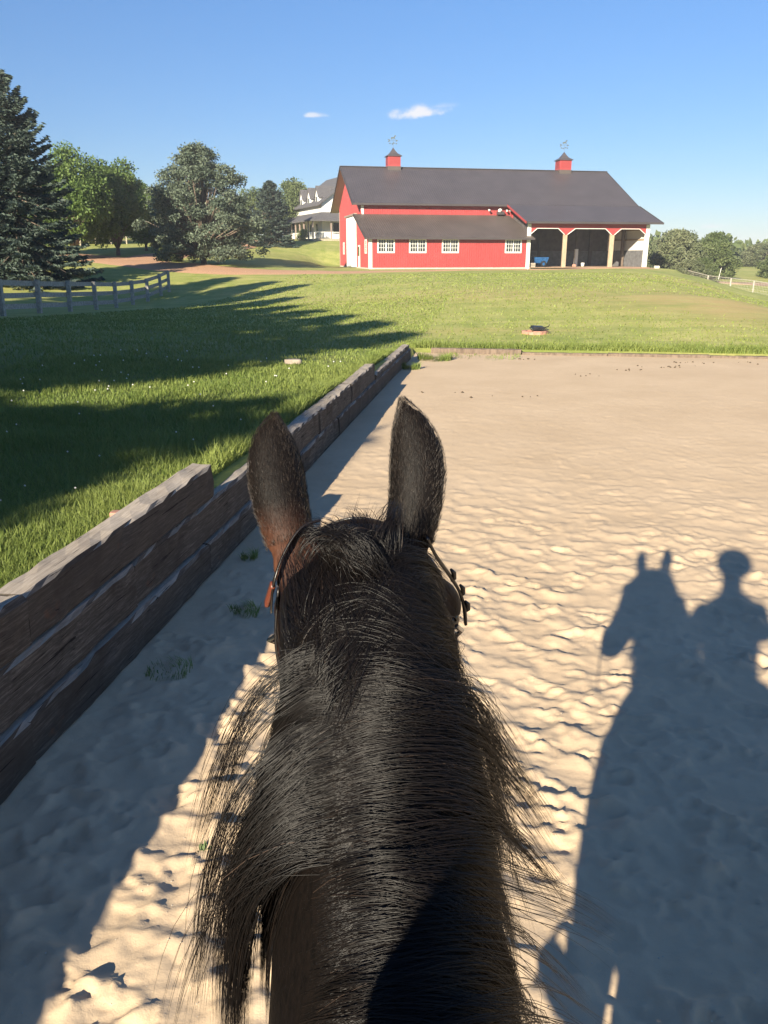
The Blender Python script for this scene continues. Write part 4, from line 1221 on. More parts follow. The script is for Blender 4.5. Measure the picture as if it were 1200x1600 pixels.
def crest_pt(s, phi, off=0.0):
    C, w, h = neck_at(s)
    return C + NX * (np.sin(phi) * (w + off))[:, None] + NN * (np.cos(phi) * (h + off))[:, None]

rg = np.random.default_rng(11)
def locks(nlock, per, s0, s1, phi0, phij, dirf, len0, len1, grav, off0, off1, steps=12, clump=.55, noise=.01, seed=1, wind=(0, 0, 0), rad=.00030, spread=.012, stiff=.5, adh=.5, free=(1., 1.)):
    r = np.random.default_rng(seed)
    ls_ = np.sort(r.uniform(s0, s1, nlock)); lphi = phi0 + r.normal(0, phij, nlock)
    ln = r.uniform(len0, len1, nlock); lo = r.uniform(off0, off1, nlock); lg = grav * r.uniform(.75, 1.25, nlock); lf = r.uniform(*free, nlock)
    gd = dirf(ls_, r, nlock)
    G = sim(crest_pt(ls_, lphi), gd, ln, steps, lg, stiff, lo, noise * .7, seed, wind, adh, lf)
    N = nlock * per; li = np.repeat(np.arange(nlock), per)
    ss = np.clip(ls_[li] + r.normal(0, spread, N), -.02, 1.02); ph = lphi[li] + r.normal(0, phij * .7, N)
    so = np.abs(lo[li] + r.normal(0, .003, N))
    dd = gd[li] + r.normal(0, .05, (N, 3))
    C = sim(crest_pt(ss, ph), dd, ln[li] * r.uniform(.75, 1.06, N), steps, lg[li] * r.uniform(.9, 1.1, N), stiff, so, noise, seed + 50, wind, adh, lf[li])
    f = np.linspace(0, 1, steps)[None, :, None] ** 1.2
    k = np.clip(clump * r.uniform(.55, 1.25, N), 0, .95)[:, None, None]
    P = C * (1 - k * f) + (G[li] + r.normal(0, .003, (N, 1, 3))) * (k * f)
    lw = r.uniform(0, 6.28, nlock)[li] + r.normal(0, .5, N); wa = r.uniform(.002, .009, nlock)[li]; fl_ = np.linspace(0, 1, steps)
    P = P + NT * (wa[:, None] * np.sin(fl_[None] * r.uniform(5, 9, nlock)[li][:, None] + lw[:, None]) * fl_[None])[..., None]
    return P, rad * r.uniform(.7, 1.3, N), np.clip(r.beta(1.6, 3.0, N) + (r.random(N) < .012) * .4, 0, 1)

def right_dir(s, r, n):
    return NX[None] * 1.0 + NN[None] * r.uniform(.0, .12, n)[:, None] + NT[None] * (r.normal(.22, .10, n) - .5 * np.clip((s - .70) / .25, 0, 1))[:, None]
def left_dir(s, r, n):
    return -NX[None] * 1.0 + NN[None] * r.uniform(.15, .4, n)[:, None] + NT[None] * r.normal(.05, .12, n)[:, None]
sets = []
# dense bed that covers the crest and right side, then the loose upper locks
sets.append(locks(150, 74, .06, .79, -.42, .10, right_dir, .27, .35, .12, .002, .008, 11, .50, .005, 3, spread=.014, adh=.85))
sets.append(locks(70, 54, .10, .80, -.44, .10, right_dir, .30, .42, .13, .005, .018, 12, .78, .008, 5, spread=.010, adh=.7, free=(.6, 1.0)))
sets.append(locks(32, 26, .25, .80, -.42, .08, right_dir, .38, .52, .075, .008, .02, 13, .6, .012, 9, wind=(.012, 0, 0), adh=.4, free=(.45, .7)))
def join(name, sets, m=None):
    by = {}
    for P, r_, t_ in sets: by.setdefault(P.shape[1], []).append((P, r_, t_))
    kmax = 10
    Ps, Rs, Ts = [], [], []
    for k, L_ in by.items():
        for P, r_, t_ in L_:
            if k != kmax:
                x0 = np.linspace(0, 1, k); x1 = np.linspace(0, 1, kmax); i = np.clip((x1 * (k - 1)).astype(int), 0, k - 2); f = x1 * (k - 1) - i
                P = P[:, i] * (1 - f)[None, :, None] + P[:, i + 1] * f[None, :, None]
            Ps.append(P); Rs.append(r_); Ts.append(t_)
    return hair_mesh(name, np.concatenate(Ps), np.concatenate(Rs), np.concatenate(Ts), m or M['hair'], horse, 2)
lsets = []
lsets.append(locks(46, 70, .62, .80, -.50, .05, left_dir, .16, .30, .34, .003, .012, 12, .6, .008, 21, spread=.012, adh=.6, free=(.4, .9), stiff=.3))
lsets.append(locks(15, 70, .60, .78, -.52, .05, left_dir, .26, .44, .44, .008, .02, 14, .88, .007, 23, spread=.010, adh=.1, free=(.05, .15), stiff=.2, wind=(-.01, 0, 0)))
lsets.append(locks(16, 20, .60, .84, -.48, .08, left_dir, .20, .40, .34, .01, .03, 12, .5, .02, 27, wind=(-.03, 0, 0), adh=.1, free=(.1, .2), stiff=.2))
mane = join('mane', sets + lsets)
# the top of the mane and forelock between the ears
def poll_dir(s, r, n):
    return NT[None] * r.uniform(.7, 1.1, n)[:, None] + NN[None] * r.uniform(.1, .3, n)[:, None] + NX[None] * (r.normal(.05, .38, n))[:, None]
def over_dir(s, r, n):
    return NX[None] * (np.where(r.random(n) < .93, 1, -1) * r.uniform(.5, 1., n))[:, None] + NN[None] * .25 + NT[None] * r.uniform(-.2, .5, n)[:, None]
def fore_dir(s, r, n):
    return NT[None] * r.uniform(.2, .8, n)[:, None] + NN[None] * r.uniform(.6, 1.2, n)[:, None] + NX[None] * r.normal(.1, .6, n)[:, None]
fsets = [locks(60, 60, .74, .88, -.25, .26, poll_dir, .10, .18, .06, .002, .010, 10, .4, .010, 31, spread=.02, rad=.00034, adh=.8),
         locks(30, 50, .82, .96, -.1, .28, over_dir, .14, .24, .12, .002, .010, 10, .5, .012, 32, spread=.02, rad=.00034, adh=.6, free=(.6, 1)),
         locks(14, 60, .93, 1.02, .0, .20, fore_dir, .06, .12, .12, .0, .012, 9, .6, .02, 33, spread=.010, rad=.00030, adh=.2)]
fore = join('forelock', fsets)

# short coat hairs that give the ears their grizzled edge
def ear_fur():
    Pn, rn, tn = [], [], []
    r = np.random.default_rng(5)
    for side, (G, m) in EAR.items():
        n = 5500
        i = r.integers(0, G.shape[0] - 2, n); j = r.integers(0, m - 1, n); fi = r.random(n)[:, None]; fj = r.random(n)[:, None]
        p = (G[i, j] * (1 - fi) + G[i + 1, j] * fi) * (1 - fj) + (G[i, j + 1] * (1 - fi) + G[i + 1, j + 1] * fi) * fj
        up = G[i + 1, j] - G[i, j]; up /= np.linalg.norm(up, axis=1, keepdims=True)
        ac = G[i, j + 1] - G[i, j]; nn = np.cross(ac, up); nn /= np.linalg.norm(nn, axis=1, keepdims=True) + 1e-9
        mid = G[i][:, :m].mean(1); flip = np.sign(((p - mid) * nn).sum(1))[:, None]; nn = nn * flip
        d = up + nn * r.uniform(.12, .5, n)[:, None] + r.normal(0, .22, (n, 3))
        d /= np.linalg.norm(d, axis=1, keepdims=True)
        L = r.uniform(.004, .0075, n)[:, None]
        p = p - nn * .001
        Pn.append(np.stack([p, p + d * L * .5, p + d * L + up * L * .2], 1)); rn.append(np.full(n, .00016)); tn.append(r.random(n) ** 1.6)
    hair_mesh('ear_fur', np.concatenate(Pn), np.concatenate(rn), np.concatenate(tn), M['ear_hair'], horse, 2)
ear_fur()
# tail
def tail():
    r = np.random.default_rng(8); n, k = 900, 8
    a = r.uniform(0, 6.28, n); q = r.uniform(0, .045, n)
    z0 = r.uniform(1.25, 1.5, n); root = np.stack([np.cos(a) * q, -1.15 - (1.5 - z0) * .3 + np.sin(a) * q, z0], -1)
    L = r.uniform(.7, .95, n)[:, None] * np.linspace(0, 1, k)[None]
    P = root[:, None] + np.stack([np.cos(a)[:, None] * L * .06, -.12 * np.sin(L * 2) + np.sin(a)[:, None] * L * .05, -L], -1)
    hair_mesh('tail', P, np.full(n, .0022), r.random(n), M['hair'], horse)
tail()

# ---------------------------------------------------------------- bridle
br = tag(empty('bridle', (0, 0, 0)), 'dark leather bridle worn by the horse, its straps running down behind the ears', 'bridle')
def strap(name, pts, w, th, m, parent, up=(0, -1, .3)):
    K = smooth_rings([tuple(p) for p in pts], len(pts) * 6); mb = MB(); vs = []; fs = []
    for i in range(len(K)):
        d = Vector(K[min(i + 1, len(K) - 1)]) - Vector(K[max(i - 1, 0)]); d.normalize()
        c = Vector(K[i]); ctr = HA + hd * max(0, min(HL, (c - HA).dot(hd)))
        out = c - ctr; out = (out - d * out.dot(d)).normalized(); sd_ = d.cross(out).normalized()
        for a, b in ((-1, 0), (-.8, 1), (.8, 1), (1, 0), (.8, -.6), (-.8, -.6)): vs.append(c + sd_ * (a * w / 2) + out * (b * th))
    n = 6
    for i in range(len(K) - 1):
        for k in range(n): fs.append((i * n + k, i * n + (k + 1) % n, (i + 1) * n + (k + 1) % n, (i + 1) * n + k))
    fs += [tuple(range(n))[::-1], tuple((len(K) - 1) * n + k for k in range(n))]
    mb.add(vs, fs); return mb.build(name, m, parent, True)
def on_head(t, phi, off=.004):
    K = np.array(HKEY); o = np.interp(t, K[:, 0], K[:, 1]); w = np.interp(t, K[:, 0], K[:, 2]) + off; h = np.interp(t, K[:, 0], K[:, 3]) + off
    ca, sa = math.sin(phi), math.cos(phi); e = 2 / 2.2
    return HA + hd * (t * HL) + hn * o + hx * (math.copysign(abs(ca) ** e, ca) * w) + hn * (math.copysign(abs(sa) ** e, sa) * h)
strap('crownpiece', [on_head(.02 + .05 * abs(math.sin(a)), a, .006) for a in np.linspace(-1.45, 1.45, 9)], .030, .003, M['leather'], br)
for sx in (-1, 1):
    strap('cheekpiece', [on_head(t_, sx * p_, .006) for t_, p_ in ((.06, 1.45), (.16, 1.62), (.30, 1.68), (.45, 1.72), (.60, 1.70), (.74, 1.66))], .018, .003, M['leather'], br)
    strap('throatlatch', [on_head(t_, sx * p_, o_) for t_, p_, o_ in ((.05, 1.5, .008), (.14, 1.95, .012), (.24, 2.35, .014), (.30, 2.75, .012), (.32, 3.12, .01))], .014, .0025, M['leather'], br)
    b_ = strap('keeper', [on_head(t_, sx * 1.66, .009) for t_ in (.225, .235, .245)], .024, .004, M['brown_leather'], br)
    mb = MB(); c = on_head(.20, sx * 1.62, .012)
    mb.tube([c + hd * .014 + hx * .004, c + hd * .0 + hx * (sx * .012), c - hd * .014 + hx * .004], .004, 6); mb.build('buckle', M['steel'], br)
    mb = MB(); c = on_head(.80, sx * 1.7, .012)
    ring = [c + (hd * math.cos(a) + hn * math.sin(a)) * .035 for a in np.linspace(0, 2 * math.pi, 17)]
    mb.tube(ring, .004, 6, cap=False); mb.build('bit_ring', M['steel'], br, True)
strap('head_strap', [Vector((-0.092, 1.068, 1.99)), Vector((-0.117, 1.054, 1.984)), Vector((-0.14, 1.036, 1.953)), Vector((-0.155, 1.02, 1.912)), Vector((-0.164, 1.05, 1.868)), Vector((-0.172, 1.1, 1.835))], .010, .002, M['leather'], br)
strap('head_strap', [Vector((0.06, 1.063, 1.967)), Vector((0.076, 1.084, 1.93)), Vector((0.1, 1.118, 1.885)), Vector((0.117, 1.14, 1.85)), Vector((0.127, 1.15, 1.818)), Vector((0.131, 1.156, 1.785))], .012, .003, M['leather'], br)
b_ = strap('keeper', [Vector((-0.155, 1.02, 1.912)), Vector((-0.17, 1.05, 1.868))], .012, .004, M['brown_leather'], br)
for q_ in (Vector((0.1, 1.118, 1.885)), Vector((0.117, 1.14, 1.85)), Vector((0.127, 1.15, 1.818))):
    mb = MB(); mb.tube([q_ - hd * .016 + hx * .003, q_ - hd * .006 + hx * .007, q_ + hd * .008 + hx * .007, q_ + hd * .016 + hx * .003], [.002, .004, .004, .002], 8); mb.build('strap_loop', M['leather'], br, True)
strap('browband', [on_head(.13 + .0 * a, a, .007) for a in np.linspace(-1.5, 1.5, 11)], .022, .004, M['leather'], br)
strap('noseband', [on_head(.62, a, .006) for a in np.linspace(-3.14, 3.14, 21)], .026, .003, M['leather'], br)
for sx in (-1, 1):
    c = on_head(.80, sx * 1.7, .02)
    strap('rein', [c, Vector((sx * .10, 1.15, 1.22)), Vector((sx * .12, .85, 1.24)), Vector((sx * .17, .60, 1.32)), Vector((sx * .17, .30, 1.62)), Vector((sx * .07, -.02, 1.95))], .016, .003, M['leather'], br)

# ---------------------------------------------------------------- saddle and rider (they sit behind the lens, their shadow lies on the sand)
sd_o = tag(empty('saddle', (0, -.2, 1.6)), 'black english saddle with white pad on the back of the horse', 'saddle')
def surf_patch(y0, y1, a0, a1, lift, m, name, parent, n=14, thick=.02):
    """shell lying over the barrel between two y stations and two side angles"""
    KB = np.array([(-.78, 1.32, .295, .335), (-.5, 1.29, .29, .34), (-.2, 1.25, .30, .375), (.08, 1.25, .285, .41), (.3, 1.27, .25, .41)])
    vs = []
    for L_ in (lift, lift + thick):
        for i in range(n):
            y = y0 + (y1 - y0) * i / (n - 1)
            z, w, h = [np.interp(y, KB[:, 0], KB[:, c]) for c in (1, 2, 3)]
            for j in range(n):
                a = a0 + (a1 - a0) * j / (n - 1)
                vs.append((math.sin(a) * (w + L_), y + .2, z + math.cos(a) * (h + L_) - 1.6))
    fs = []; N = n * n
    for i in range(n - 1):
        for j in range(n - 1):
            a = i * n + j; fs += [(a, a + 1, a + n + 1, a + n), (N + a, N + a + n, N + a + n + 1, N + a + 1)]
    for i in range(n - 1):
        a, b = i * n, (i + 1) * n; fs += [(a, b, N + b, N + a), (a + n - 1, N + a + n - 1, N + b + n - 1, b + n - 1)]
        fs += [(i, N + i, N + i + 1, i + 1), (N - n + i, N - n + i + 1, 2 * N - n + i + 1, 2 * N - n + i)]
    mb = MB(); mb.add(vs, fs); return mb.build(name, m, parent, True)
surf_patch(-.55, .15, -1.75, 1.75, .004, M['white_paint'], 'saddle_pad', sd_o)
surf_patch(-.28, .08, .5, 1.85, .026, M['leather'], 'flap', sd_o); surf_patch(-.28, .08, -1.85, -.5, .026, M['leather'], 'flap', sd_o)
surf_patch(-.48, .06, -.75, .75, .030, M['leather'], 'seat', sd_o, thick=.045)
surf_patch(-.14, -.04, -2.9, -1.8, .006, M['leather'], 'girth', sd_o); surf_patch(-.14, -.04, 1.8, 2.9, .006, M['leather'], 'girth', sd_o)
mb = MB()
for sx in (-1, 1):
    mb = MB(); mb.beam((sx * .34, .22, -.02), (sx * .345, .28, -.62), .028, .006, up=(0, 1, 0)); s_ = mb.build('stirrup_leather', M['leather'], sd_o)
    mb = MB(); c = Vector((sx * .345, .28, -.70)); mb.tube([c + Vector((0, -.0, .09)), c + Vector((sx * .05, 0, .03)), c + Vector((sx * .06, 0, -.05)), c + Vector((-sx * .06, 0, -.05)), c + Vector((-sx * .05, 0, .03)), c + Vector((0, 0, .09))], .008, 6)
    mb.build('stirrup_iron', M['steel'], s_)

t = Mat('skin', .5, (.55, .33, .25), .4); M['skin'] = t.m
simple('shirt', (.08, .10, .16), .9, .2, 20); simple('breeches', (.30, .26, .21), .9, .15, 20)
rd = tag(empty('person', (-.01, -.075, 0)), 'rider in helmet and boots holding a phone up, known by the shadow on the sand', 'person')
pb = MB()
hc = Vector((-.075, -.235, 2.565))
def plimb(keys, n=14): limb(pb, keys, n, (0, 1, 0))
plimb([(-.02, -.20, 1.66, .17, .13), (-.02, -.22, 1.78, .175, .135), (-.03, -.24, 1.95, .165, .12), (-.05, -.25, 2.12, .195, .13), (-.06, -.25, 2.26, .21, .12), (-.065, -.25, 2.35, .13, .09), (-.07, -.245, 2.38, .06, .06)], 20)
plimb([(-.07, -.245, 2.33, .08, .07), (-.072, -.24, 2.45, .072, .07), (-.075, -.235, 2.50, .074, .075), (-.075, -.232, 2.55, .084, .096), (-.075, -.235, 2.61, .088, .106), (-.075, -.238, 2.67, .076, .090), (-.075, -.24, 2.705, .025, .03)], 18)
plimb([(-.075, -.140, 2.575, .006, .006), (-.075, -.128, 2.555, .012, .012), (-.075, -.133, 2.545, .013, .012)], 8)
for sx in (-1, 1):
    pb.tube([(-.075 + sx * .078, -.235, 2.585), (-.075 + sx * .088, -.242, 2.575), (-.075 + sx * .08, -.235, 2.555)], [.010, .014, .008], 8)
for sx, sh, el_, ha in ((-1, (-.23, -.25, 2.27), (-.27, -.14, 2.05), (-.06, -.075, 2.285)), (1, (.11, -.25, 2.27), (.22, -.12, 2.06), (.06, -.075, 2.285))):
    S0, E0, H0 = Vector(sh), Vector(el_), Vector(ha)
    keys = [(*S0, .075, .075), (*S0.lerp(E0, .5), .072, .072), (*E0, .060, .060), (*E0.lerp(H0, .4), .050, .050), (*E0.lerp(H0, .85), .028, .030)]
    plimb(keys); 
    # palm and five fingers closing round the edge of the phone
    d = (H0 - E0).normalized(); x, nn = frame(d, (0, 1, 0)); W0 = E0.lerp(H0, .82)
    limb(pb, [(*W0, .026, .020), (*(W0 + d * .04), .038, .016), (*(W0 + d * .085), .040, .015)], 10, (0, 1, 0))
    for f_, ln_ in ((-.030, .060), (-.010, .072), (.010, .075), (.030, .066)):
        b0 = W0 + d * .08 + Vector((0, 0, 1)) * f_ * .9
        pb.tube([b0, b0 + d * ln_ * .45 + Vector((0, -.010, 0)), b0 + d * ln_ * .8 + Vector((0, .012, 0)), b0 + d * ln_ * .75 + Vector((0, .035, 0))], [.0095, .009, .008, .006], 8)
    b0 = W0 + d * .02; pb.tube([b0, b0 + d * .035 + Vector((0, -.03, .012)), b0 + d * .07 + Vector((0, -.028, .02))], [.012, .010, .007], 8)
for sx in (-1, 1):
    plimb([(sx * .10, -.18, 1.74, .10, .10), (sx * .25, -.02, 1.66, .098, .095), (sx * .34, .20, 1.44, .070, .070), (sx * .35, .22, 1.34, .060, .064), (sx * .345, .14, 1.15, .056, .062), (sx * .33, .03, .96, .046, .050), (sx * .33, .02, .90, .042, .050)])
    limb(pb, [(sx * .33, -.04, .90, .036, .042), (sx * .333, .05, .885, .044, .048), (sx * .337, .15, .875, .050, .038), (sx * .34, .23, .870, .042, .030), (sx * .34, .255, .870, .020, .016)], 12, (0, 0, 1))
me = bpy.data.meshes.new('person_body'); me.from_pydata(pb.v, [], pb.f); me.update()
bm = bmesh.new(); bm.from_mesh(me); bmesh.ops.recalc_face_normals(bm, faces=bm.faces[:]); bm.to_mesh(me); bm.free()
tmp = bpy.data.objects.new('tmp', me); COL.objects.link(tmp)
md = tmp.modifiers.new('r', 'REMESH'); md.mode = 'VOXEL'; md.voxel_size = .013; md.use_smooth_shade = True
md = tmp.modifiers.new('s', 'SMOOTH'); md.factor = .4; md.iterations = 2
dg = bpy.context.evaluated_depsgraph_get(); pm = bpy.data.meshes.new_from_object(tmp.evaluated_get(dg)); bpy.data.objects.remove(tmp)
pm.name = 'body'; pm.materials.clear()
for k in ('skin', 'shirt', 'breeches', 'leather'): pm.materials.append(M[k])
n = len(pm.polygons); cen = np.zeros(n * 3); pm.polygons.foreach_get('center', cen); cen = cen.reshape(-1, 3)
mi = np.zeros(n, int); armx = np.abs(cen[:, 0])
mi[(cen[:, 2] < 2.36) & (cen[:, 2] > 1.80)] = 1
mi[(cen[:, 1] > -.115) & (cen[:, 2] > 2.2)] = 0
mi[cen[:, 2] <= 1.80] = 2; mi[cen[:, 2] < 1.34] = 3
pm.polygons.foreach_set('material_index', mi); pm.polygons.foreach_set('use_smooth', [True] * n)
mesh_obj('body', pm, None, rd)
# helmet
bm = bmesh.new(); bmesh.ops.create_uvsphere(bm, u_segments=24, v_segments=14, radius=1)
for v in bm.verts: v.co = Vector((v.co.x * .132, v.co.y * .150, max(-.55, v.co.z) * .135))
me = bpy.data.meshes.new('helmet'); bm.to_mesh(me); bm.free(); me.polygons.foreach_set('use_smooth', [True] * len(me.polygons))
o = mesh_obj('helmet', me, M['black_metal'], rd); o.location = (-.075, -.24, 2.628)
mb = MB(); mb.prism([(-.08, .0), (.08, .0), (.06, .045), (.0, .062), (-.06, .045)], 2, -.006, .006); v_ = mb.build('visor', M['black_metal'], rd); v_.location = (-.075, -.125, 2.605); v_.rotation_euler = (-.2, 0, 0)
ph = tag(empty('phone', (-.005, -.09, 2.35)), 'dark phone held up by the rider at arm height above the saddle', 'phone')
mb = MB(); mb.box(-.036, .036, -.0045, .0035, -.10, .045); bevel(mb.build('case', M['black_metal'], ph), .003)
mb = MB(); mb.box(-.033, .033, -.0052, -.0047, -.096, .041); mb.build('screen', M['glass'], ph)
# ---------------------------------------------------------------- trees
def leaf_quads(P, D, W, L, tint, r, roll=True):
    """leaf faces: centre P, long axis D, width W, length L -> quads (diamond shaped)"""
    n = len(P); D = D / (np.linalg.norm(D, axis=1, keepdims=True) + 1e-9)
    A = r.normal(0, 1, (n, 3)); X = np.cross(D, A); X /= np.linalg.norm(X, axis=1, keepdims=True) + 1e-9
    W = np.broadcast_to(W, n)[:, None]; L = np.broadcast_to(L, n)[:, None]
    V = np.stack([P - D * L * .5, P + X * W * .5 - D * L * .05, P + D * L * .5, P - X * W * .5 - D * L * .05], 1).reshape(-1, 3)
    F = np.arange(n * 4).reshape(n, 4)
    return V, F, np.repeat(tint, 4)
def finish_crown(parts, mat, name='crown'):
    Vs, Fs, Ts, o = [], [], [], 0
    for V, F, T in parts: Vs.append(V); Fs.append(F + o); Ts.append(T); o += len(V)
    return np_mesh(name, np.concatenate(Vs), np.concatenate(Fs), False, {'tint': ('POINT', np.concatenate(Ts))})
def trunk_mesh(paths):
    mb = MB()
    for pts, rad in paths: mb.tube(pts, rad, 7)
    me = bpy.data.meshes.new('trunk'); me.from_pydata(mb.v, [], mb.f); me.polygons.foreach_set('use_smooth', [True] * len(me.polygons)); me.materials.append(M['bark']); return me

def conifer(H, Rm, seed, leaves=26000, mat='spruce_needle', skirt=.03, droop=.25, power=.85, fl=.30, fw=.055, nb=230):
    r = np.random.default_rng(seed)
    f = np.sort(r.random(nb) ** .92) * (.985 - skirt) + skirt
    az_ = (np.arange(nb) * 2.39996 + r.normal(0, .35, nb)) % (2 * math.pi)
    Lb = Rm * ((1 - f) ** power) * r.uniform(.74, 1.12, nb) * np.clip(.75 + f * 6, 0, 1) + .12
    per = np.maximum(6, (leaves * Lb / Lb.sum())).astype(int)
    bi = np.repeat(np.arange(nb), per); n = len(bi)
    u = r.random(n) ** .62
    d = np.stack([np.cos(az_), np.sin(az_), np.zeros(nb)], -1)
    side = np.stack([-np.sin(az_), np.cos(az_), np.zeros(nb)], -1)
    rise = np.clip((f - .55) * 1.3, -.35, .5)
    c = d[bi] * (u * Lb[bi])[:, None]
    z = f[bi] * H + u * Lb[bi] * rise[bi] - droop * np.sin(u * math.pi * .75) * Lb[bi] * .5 + .18 * (u ** 3) * Lb[bi]
    wdt = .20 * Lb[bi] * (1 - u * .75) + .10
    sw = r.uniform(-1, 1, n)
    P = c + side[bi] * (sw * wdt)[:, None]; P[:, 2] = z - np.abs(sw) * wdt * .18 - r.random(n) * .16
    D = d[bi] * .8 + side[bi] * sw[:, None] * 1.0 + np.array([0, 0, -.18]) + r.normal(0, .28, (n, 3))
    bt = r.random(nb)[bi] * .5
    parts = [leaf_quads(P, D, fw * r.uniform(.8, 1.5, n), fl * r.uniform(.6, 1.2, n), np.clip(bt + r.random(n) * .5, 0, 1), r)]
    crown = finish_crown(parts, mat); crown.materials.append(M[mat])
    paths = [([(0, 0, -.4), (0, 0, H * .5), (0, 0, H * .97)], [H * .020, H * .012, .01])]
    for k in range(0, nb, 2):
        a = (0, 0, f[k] * H); e = d[k] * Lb[k] * .85; zz = f[k] * H + .85 * Lb[k] * rise[k] - droop * np.sin(.85 * math.pi * .75) * Lb[k] * .5
        paths.append(([a, (e[0] * .5, e[1] * .5, (a[2] + zz) / 2), (e[0], e[1], zz)], [.05, .035, .01]))
    return crown, trunk_mesh(paths)

def broadleaf(H, Rx, Rz, seed, leaves=16000, mat='maple_leaf', lobes=34, bottom=.22, ls=.20, lobe_r=.34, full=False, prof=(.74, .92, 1.0, .80, .42, .05), qr=(.45, .84)):
    r = np.random.default_rng(seed)
    cz = H - Rz
    L_ = []
    while len(L_) < lobes:
        v = r.normal(0, 1, 3); v /= np.linalg.norm(v); q = r.uniform(.45, .86)
        p = np.array([v[0] * Rx * q, v[1] * Rx * q, v[2] * Rz * q])
        if full:                                # crown clothed right down to the ground
            fz = r.uniform(.05, .97); w = np.interp(fz, [0, .1, .32, .6, .85, 1], prof) * r.uniform(.86, 1.10)
            a = r.uniform(0, 6.28); q = r.uniform(*qr); p = np.array([math.cos(a) * Rx * w * q, math.sin(a) * Rx * w * q, fz * H * .97 - cz])
        elif cz + p[2] < H * bottom: continue
        L_.append(p)
    L_ = np.array(L_); LR = lobe_r * Rx * r.uniform(.65, 1.2, lobes) * (np.interp((L_[:, 2] + cz) / H, [0, .6, 1], [1.0, .9, .55]) if full else np.clip(1.15 - np.abs(L_[:, 2]) / Rz * .35, .5, 1.2))
    per = (leaves * LR ** 2 / (LR ** 2).sum()).astype(int)
    li = np.repeat(np.arange(lobes), per); n = len(li)
    v = r.normal(0, 1, (n, 3)); v /= np.linalg.norm(v, axis=1, keepdims=True)
    q = r.random(n) ** .38 * (1 + .25 * np.sin(v[:, 0] * 7 + li) * np.sin(v[:, 1] * 6 + li * 2))
    P = L_[li] + v * (LR[li] * q)[:, None] * np.array([1, 1, .78]); P[:, 2] += cz
    P += r.normal(0, .10, (n, 3))
    D = v + r.normal(0, .8, (n, 3)) + np.array([0, 0, -.3])
    parts = [leaf_quads(P, D, ls * r.uniform(.55, 1.0, n), ls * r.uniform(.8, 1.5, n), np.clip(r.random(lobes)[li] * .45 + r.random(n) * .55, 0, 1), r)]
    crown = finish_crown(parts, mat); crown.materials.append(M[mat])
    fork = max(.6, H * bottom * .8)
    paths = [([(0, 0, -.4), (.03 * H * .1, 0, fork)], [H * .026, H * .02])]
    for k in range(0, lobes, 2):
        e = L_[k] * .92; e = (e[0], e[1], e[2] + cz)
        paths.append(([(0, 0, fork * .92), (e[0] * .35, e[1] * .35, fork + (e[2] - fork) * .5), e], [H * .013, H * .008, .015]))
    return crown, trunk_mesh(paths)

def plant_tree(name, lab, cat, meshes, x, y, sc=1.0, rz=0.0, group=None, dz=0.0, sxy=1.0):
    e = tag(empty(name, (x, y, gz(x, y) + dz), rz), lab, cat, group)
    for nm, me in (('crown', meshes[0]), ('trunk', meshes[1])):
        o = mesh_obj(nm, me, None, e)
    e.scale = (sc * sxy, sc * sxy, sc)
    return e

big = conifer(13.0, 5.3, 1, 60000, fl=.38, fw=.10, skirt=.02, power=.70, nb=420, droop=.18)
plant_tree('spruce_tree', 'tall dark blue-green spruce towering at the left edge behind the fence', 'tree', big, -24.6, 56, 1.0, .3)
# spruces standing just out of the picture on the left: their long shadows lie over the lawn
sh = conifer(11.0, 3.4, 2, 15000, fl=.5, fw=.14, skirt=.05)
SHADE = [(-9.6, 21.5, 13, 1.05), (-11.9, 24.5, 13.5, 1.2), (-14.3, 26.5, 13, 1.3), (-16.8, 28.5, 14, 1.4), (-19.5, 31, 13.5, 1.4), (-23.0, 37, 15, 1.4), (-27.5, 47, 15.5, 1.2), (-31.5, 50, 15, 1.3), (-36, 52, 15, 1.3), (-12.5, 12, 9, 1.5), (-17.5, 14, 9, 1.5), (-21.5, 20, 11, 1.6)]
WHICH = ['spruce second from the rider in the left row, narrow crown', 'spruce third in the left row', 'spruce fourth in the left row', 'broad spruce fifth in the left row', 'spruce sixth in the left row', 'tall spruce seventh in the left row', 'tallest spruce, eighth in the left row', 'spruce ninth in the left row', 'last and farthest spruce of the left row', 'low bushy spruce in front of the left row, nearest the rider', 'low bushy spruce in the middle in front of the left row', 'low broad spruce at the far end in front of the left row']
for k, (l_, g_, h_, fat) in enumerate(SHADE):
    g0 = g_ - h_ / math.tan(R(SUN_EL)); sa, ca = math.sin(R(SUN_AZ - 180)), math.cos(R(SUN_AZ - 180))
    plant_tree('shade_spruce', WHICH[k] + ', out of frame', 'tree', sh, l_ * ca + g0 * sa, -l_ * sa + g0 * ca, h_ / 11.0, k * 1.7, 'spruces in the row left of the arena', sxy=fat)
near_t = broadleaf(7.2, 2.3, 2.4, 61, 7000, 'maple_leaf', 26, .3, .22, .27)
for l_, G0, lab in ((-6.3, -9.5, 'small leafy tree behind the rider on the left lawn, out of frame'), (-8.4, -19.5, 'second small leafy tree farther back on the left lawn, out of frame')):
    sa, ca = math.sin(R(SUN_AZ - 180)), math.cos(R(SUN_AZ - 180))
    plant_tree('lawn_tree', lab, 'tree', near_t, l_ * ca + G0 * sa, -l_ * sa + G0 * ca, 1.0, l_)
m1 = broadleaf(9.8, 3.9, 4.7, 3, 30000, 'maple_leaf', 54, .04, .21, .32)
m2 = broadleaf(8.6, 3.5, 4.1, 4, 26000, 'maple_leaf', 50, .05, .21, .32)
m3 = broadleaf(6.6, 2.8, 3.2, 5, 14000, 'hedge_leaf', 40, .03, .20, .30, True)
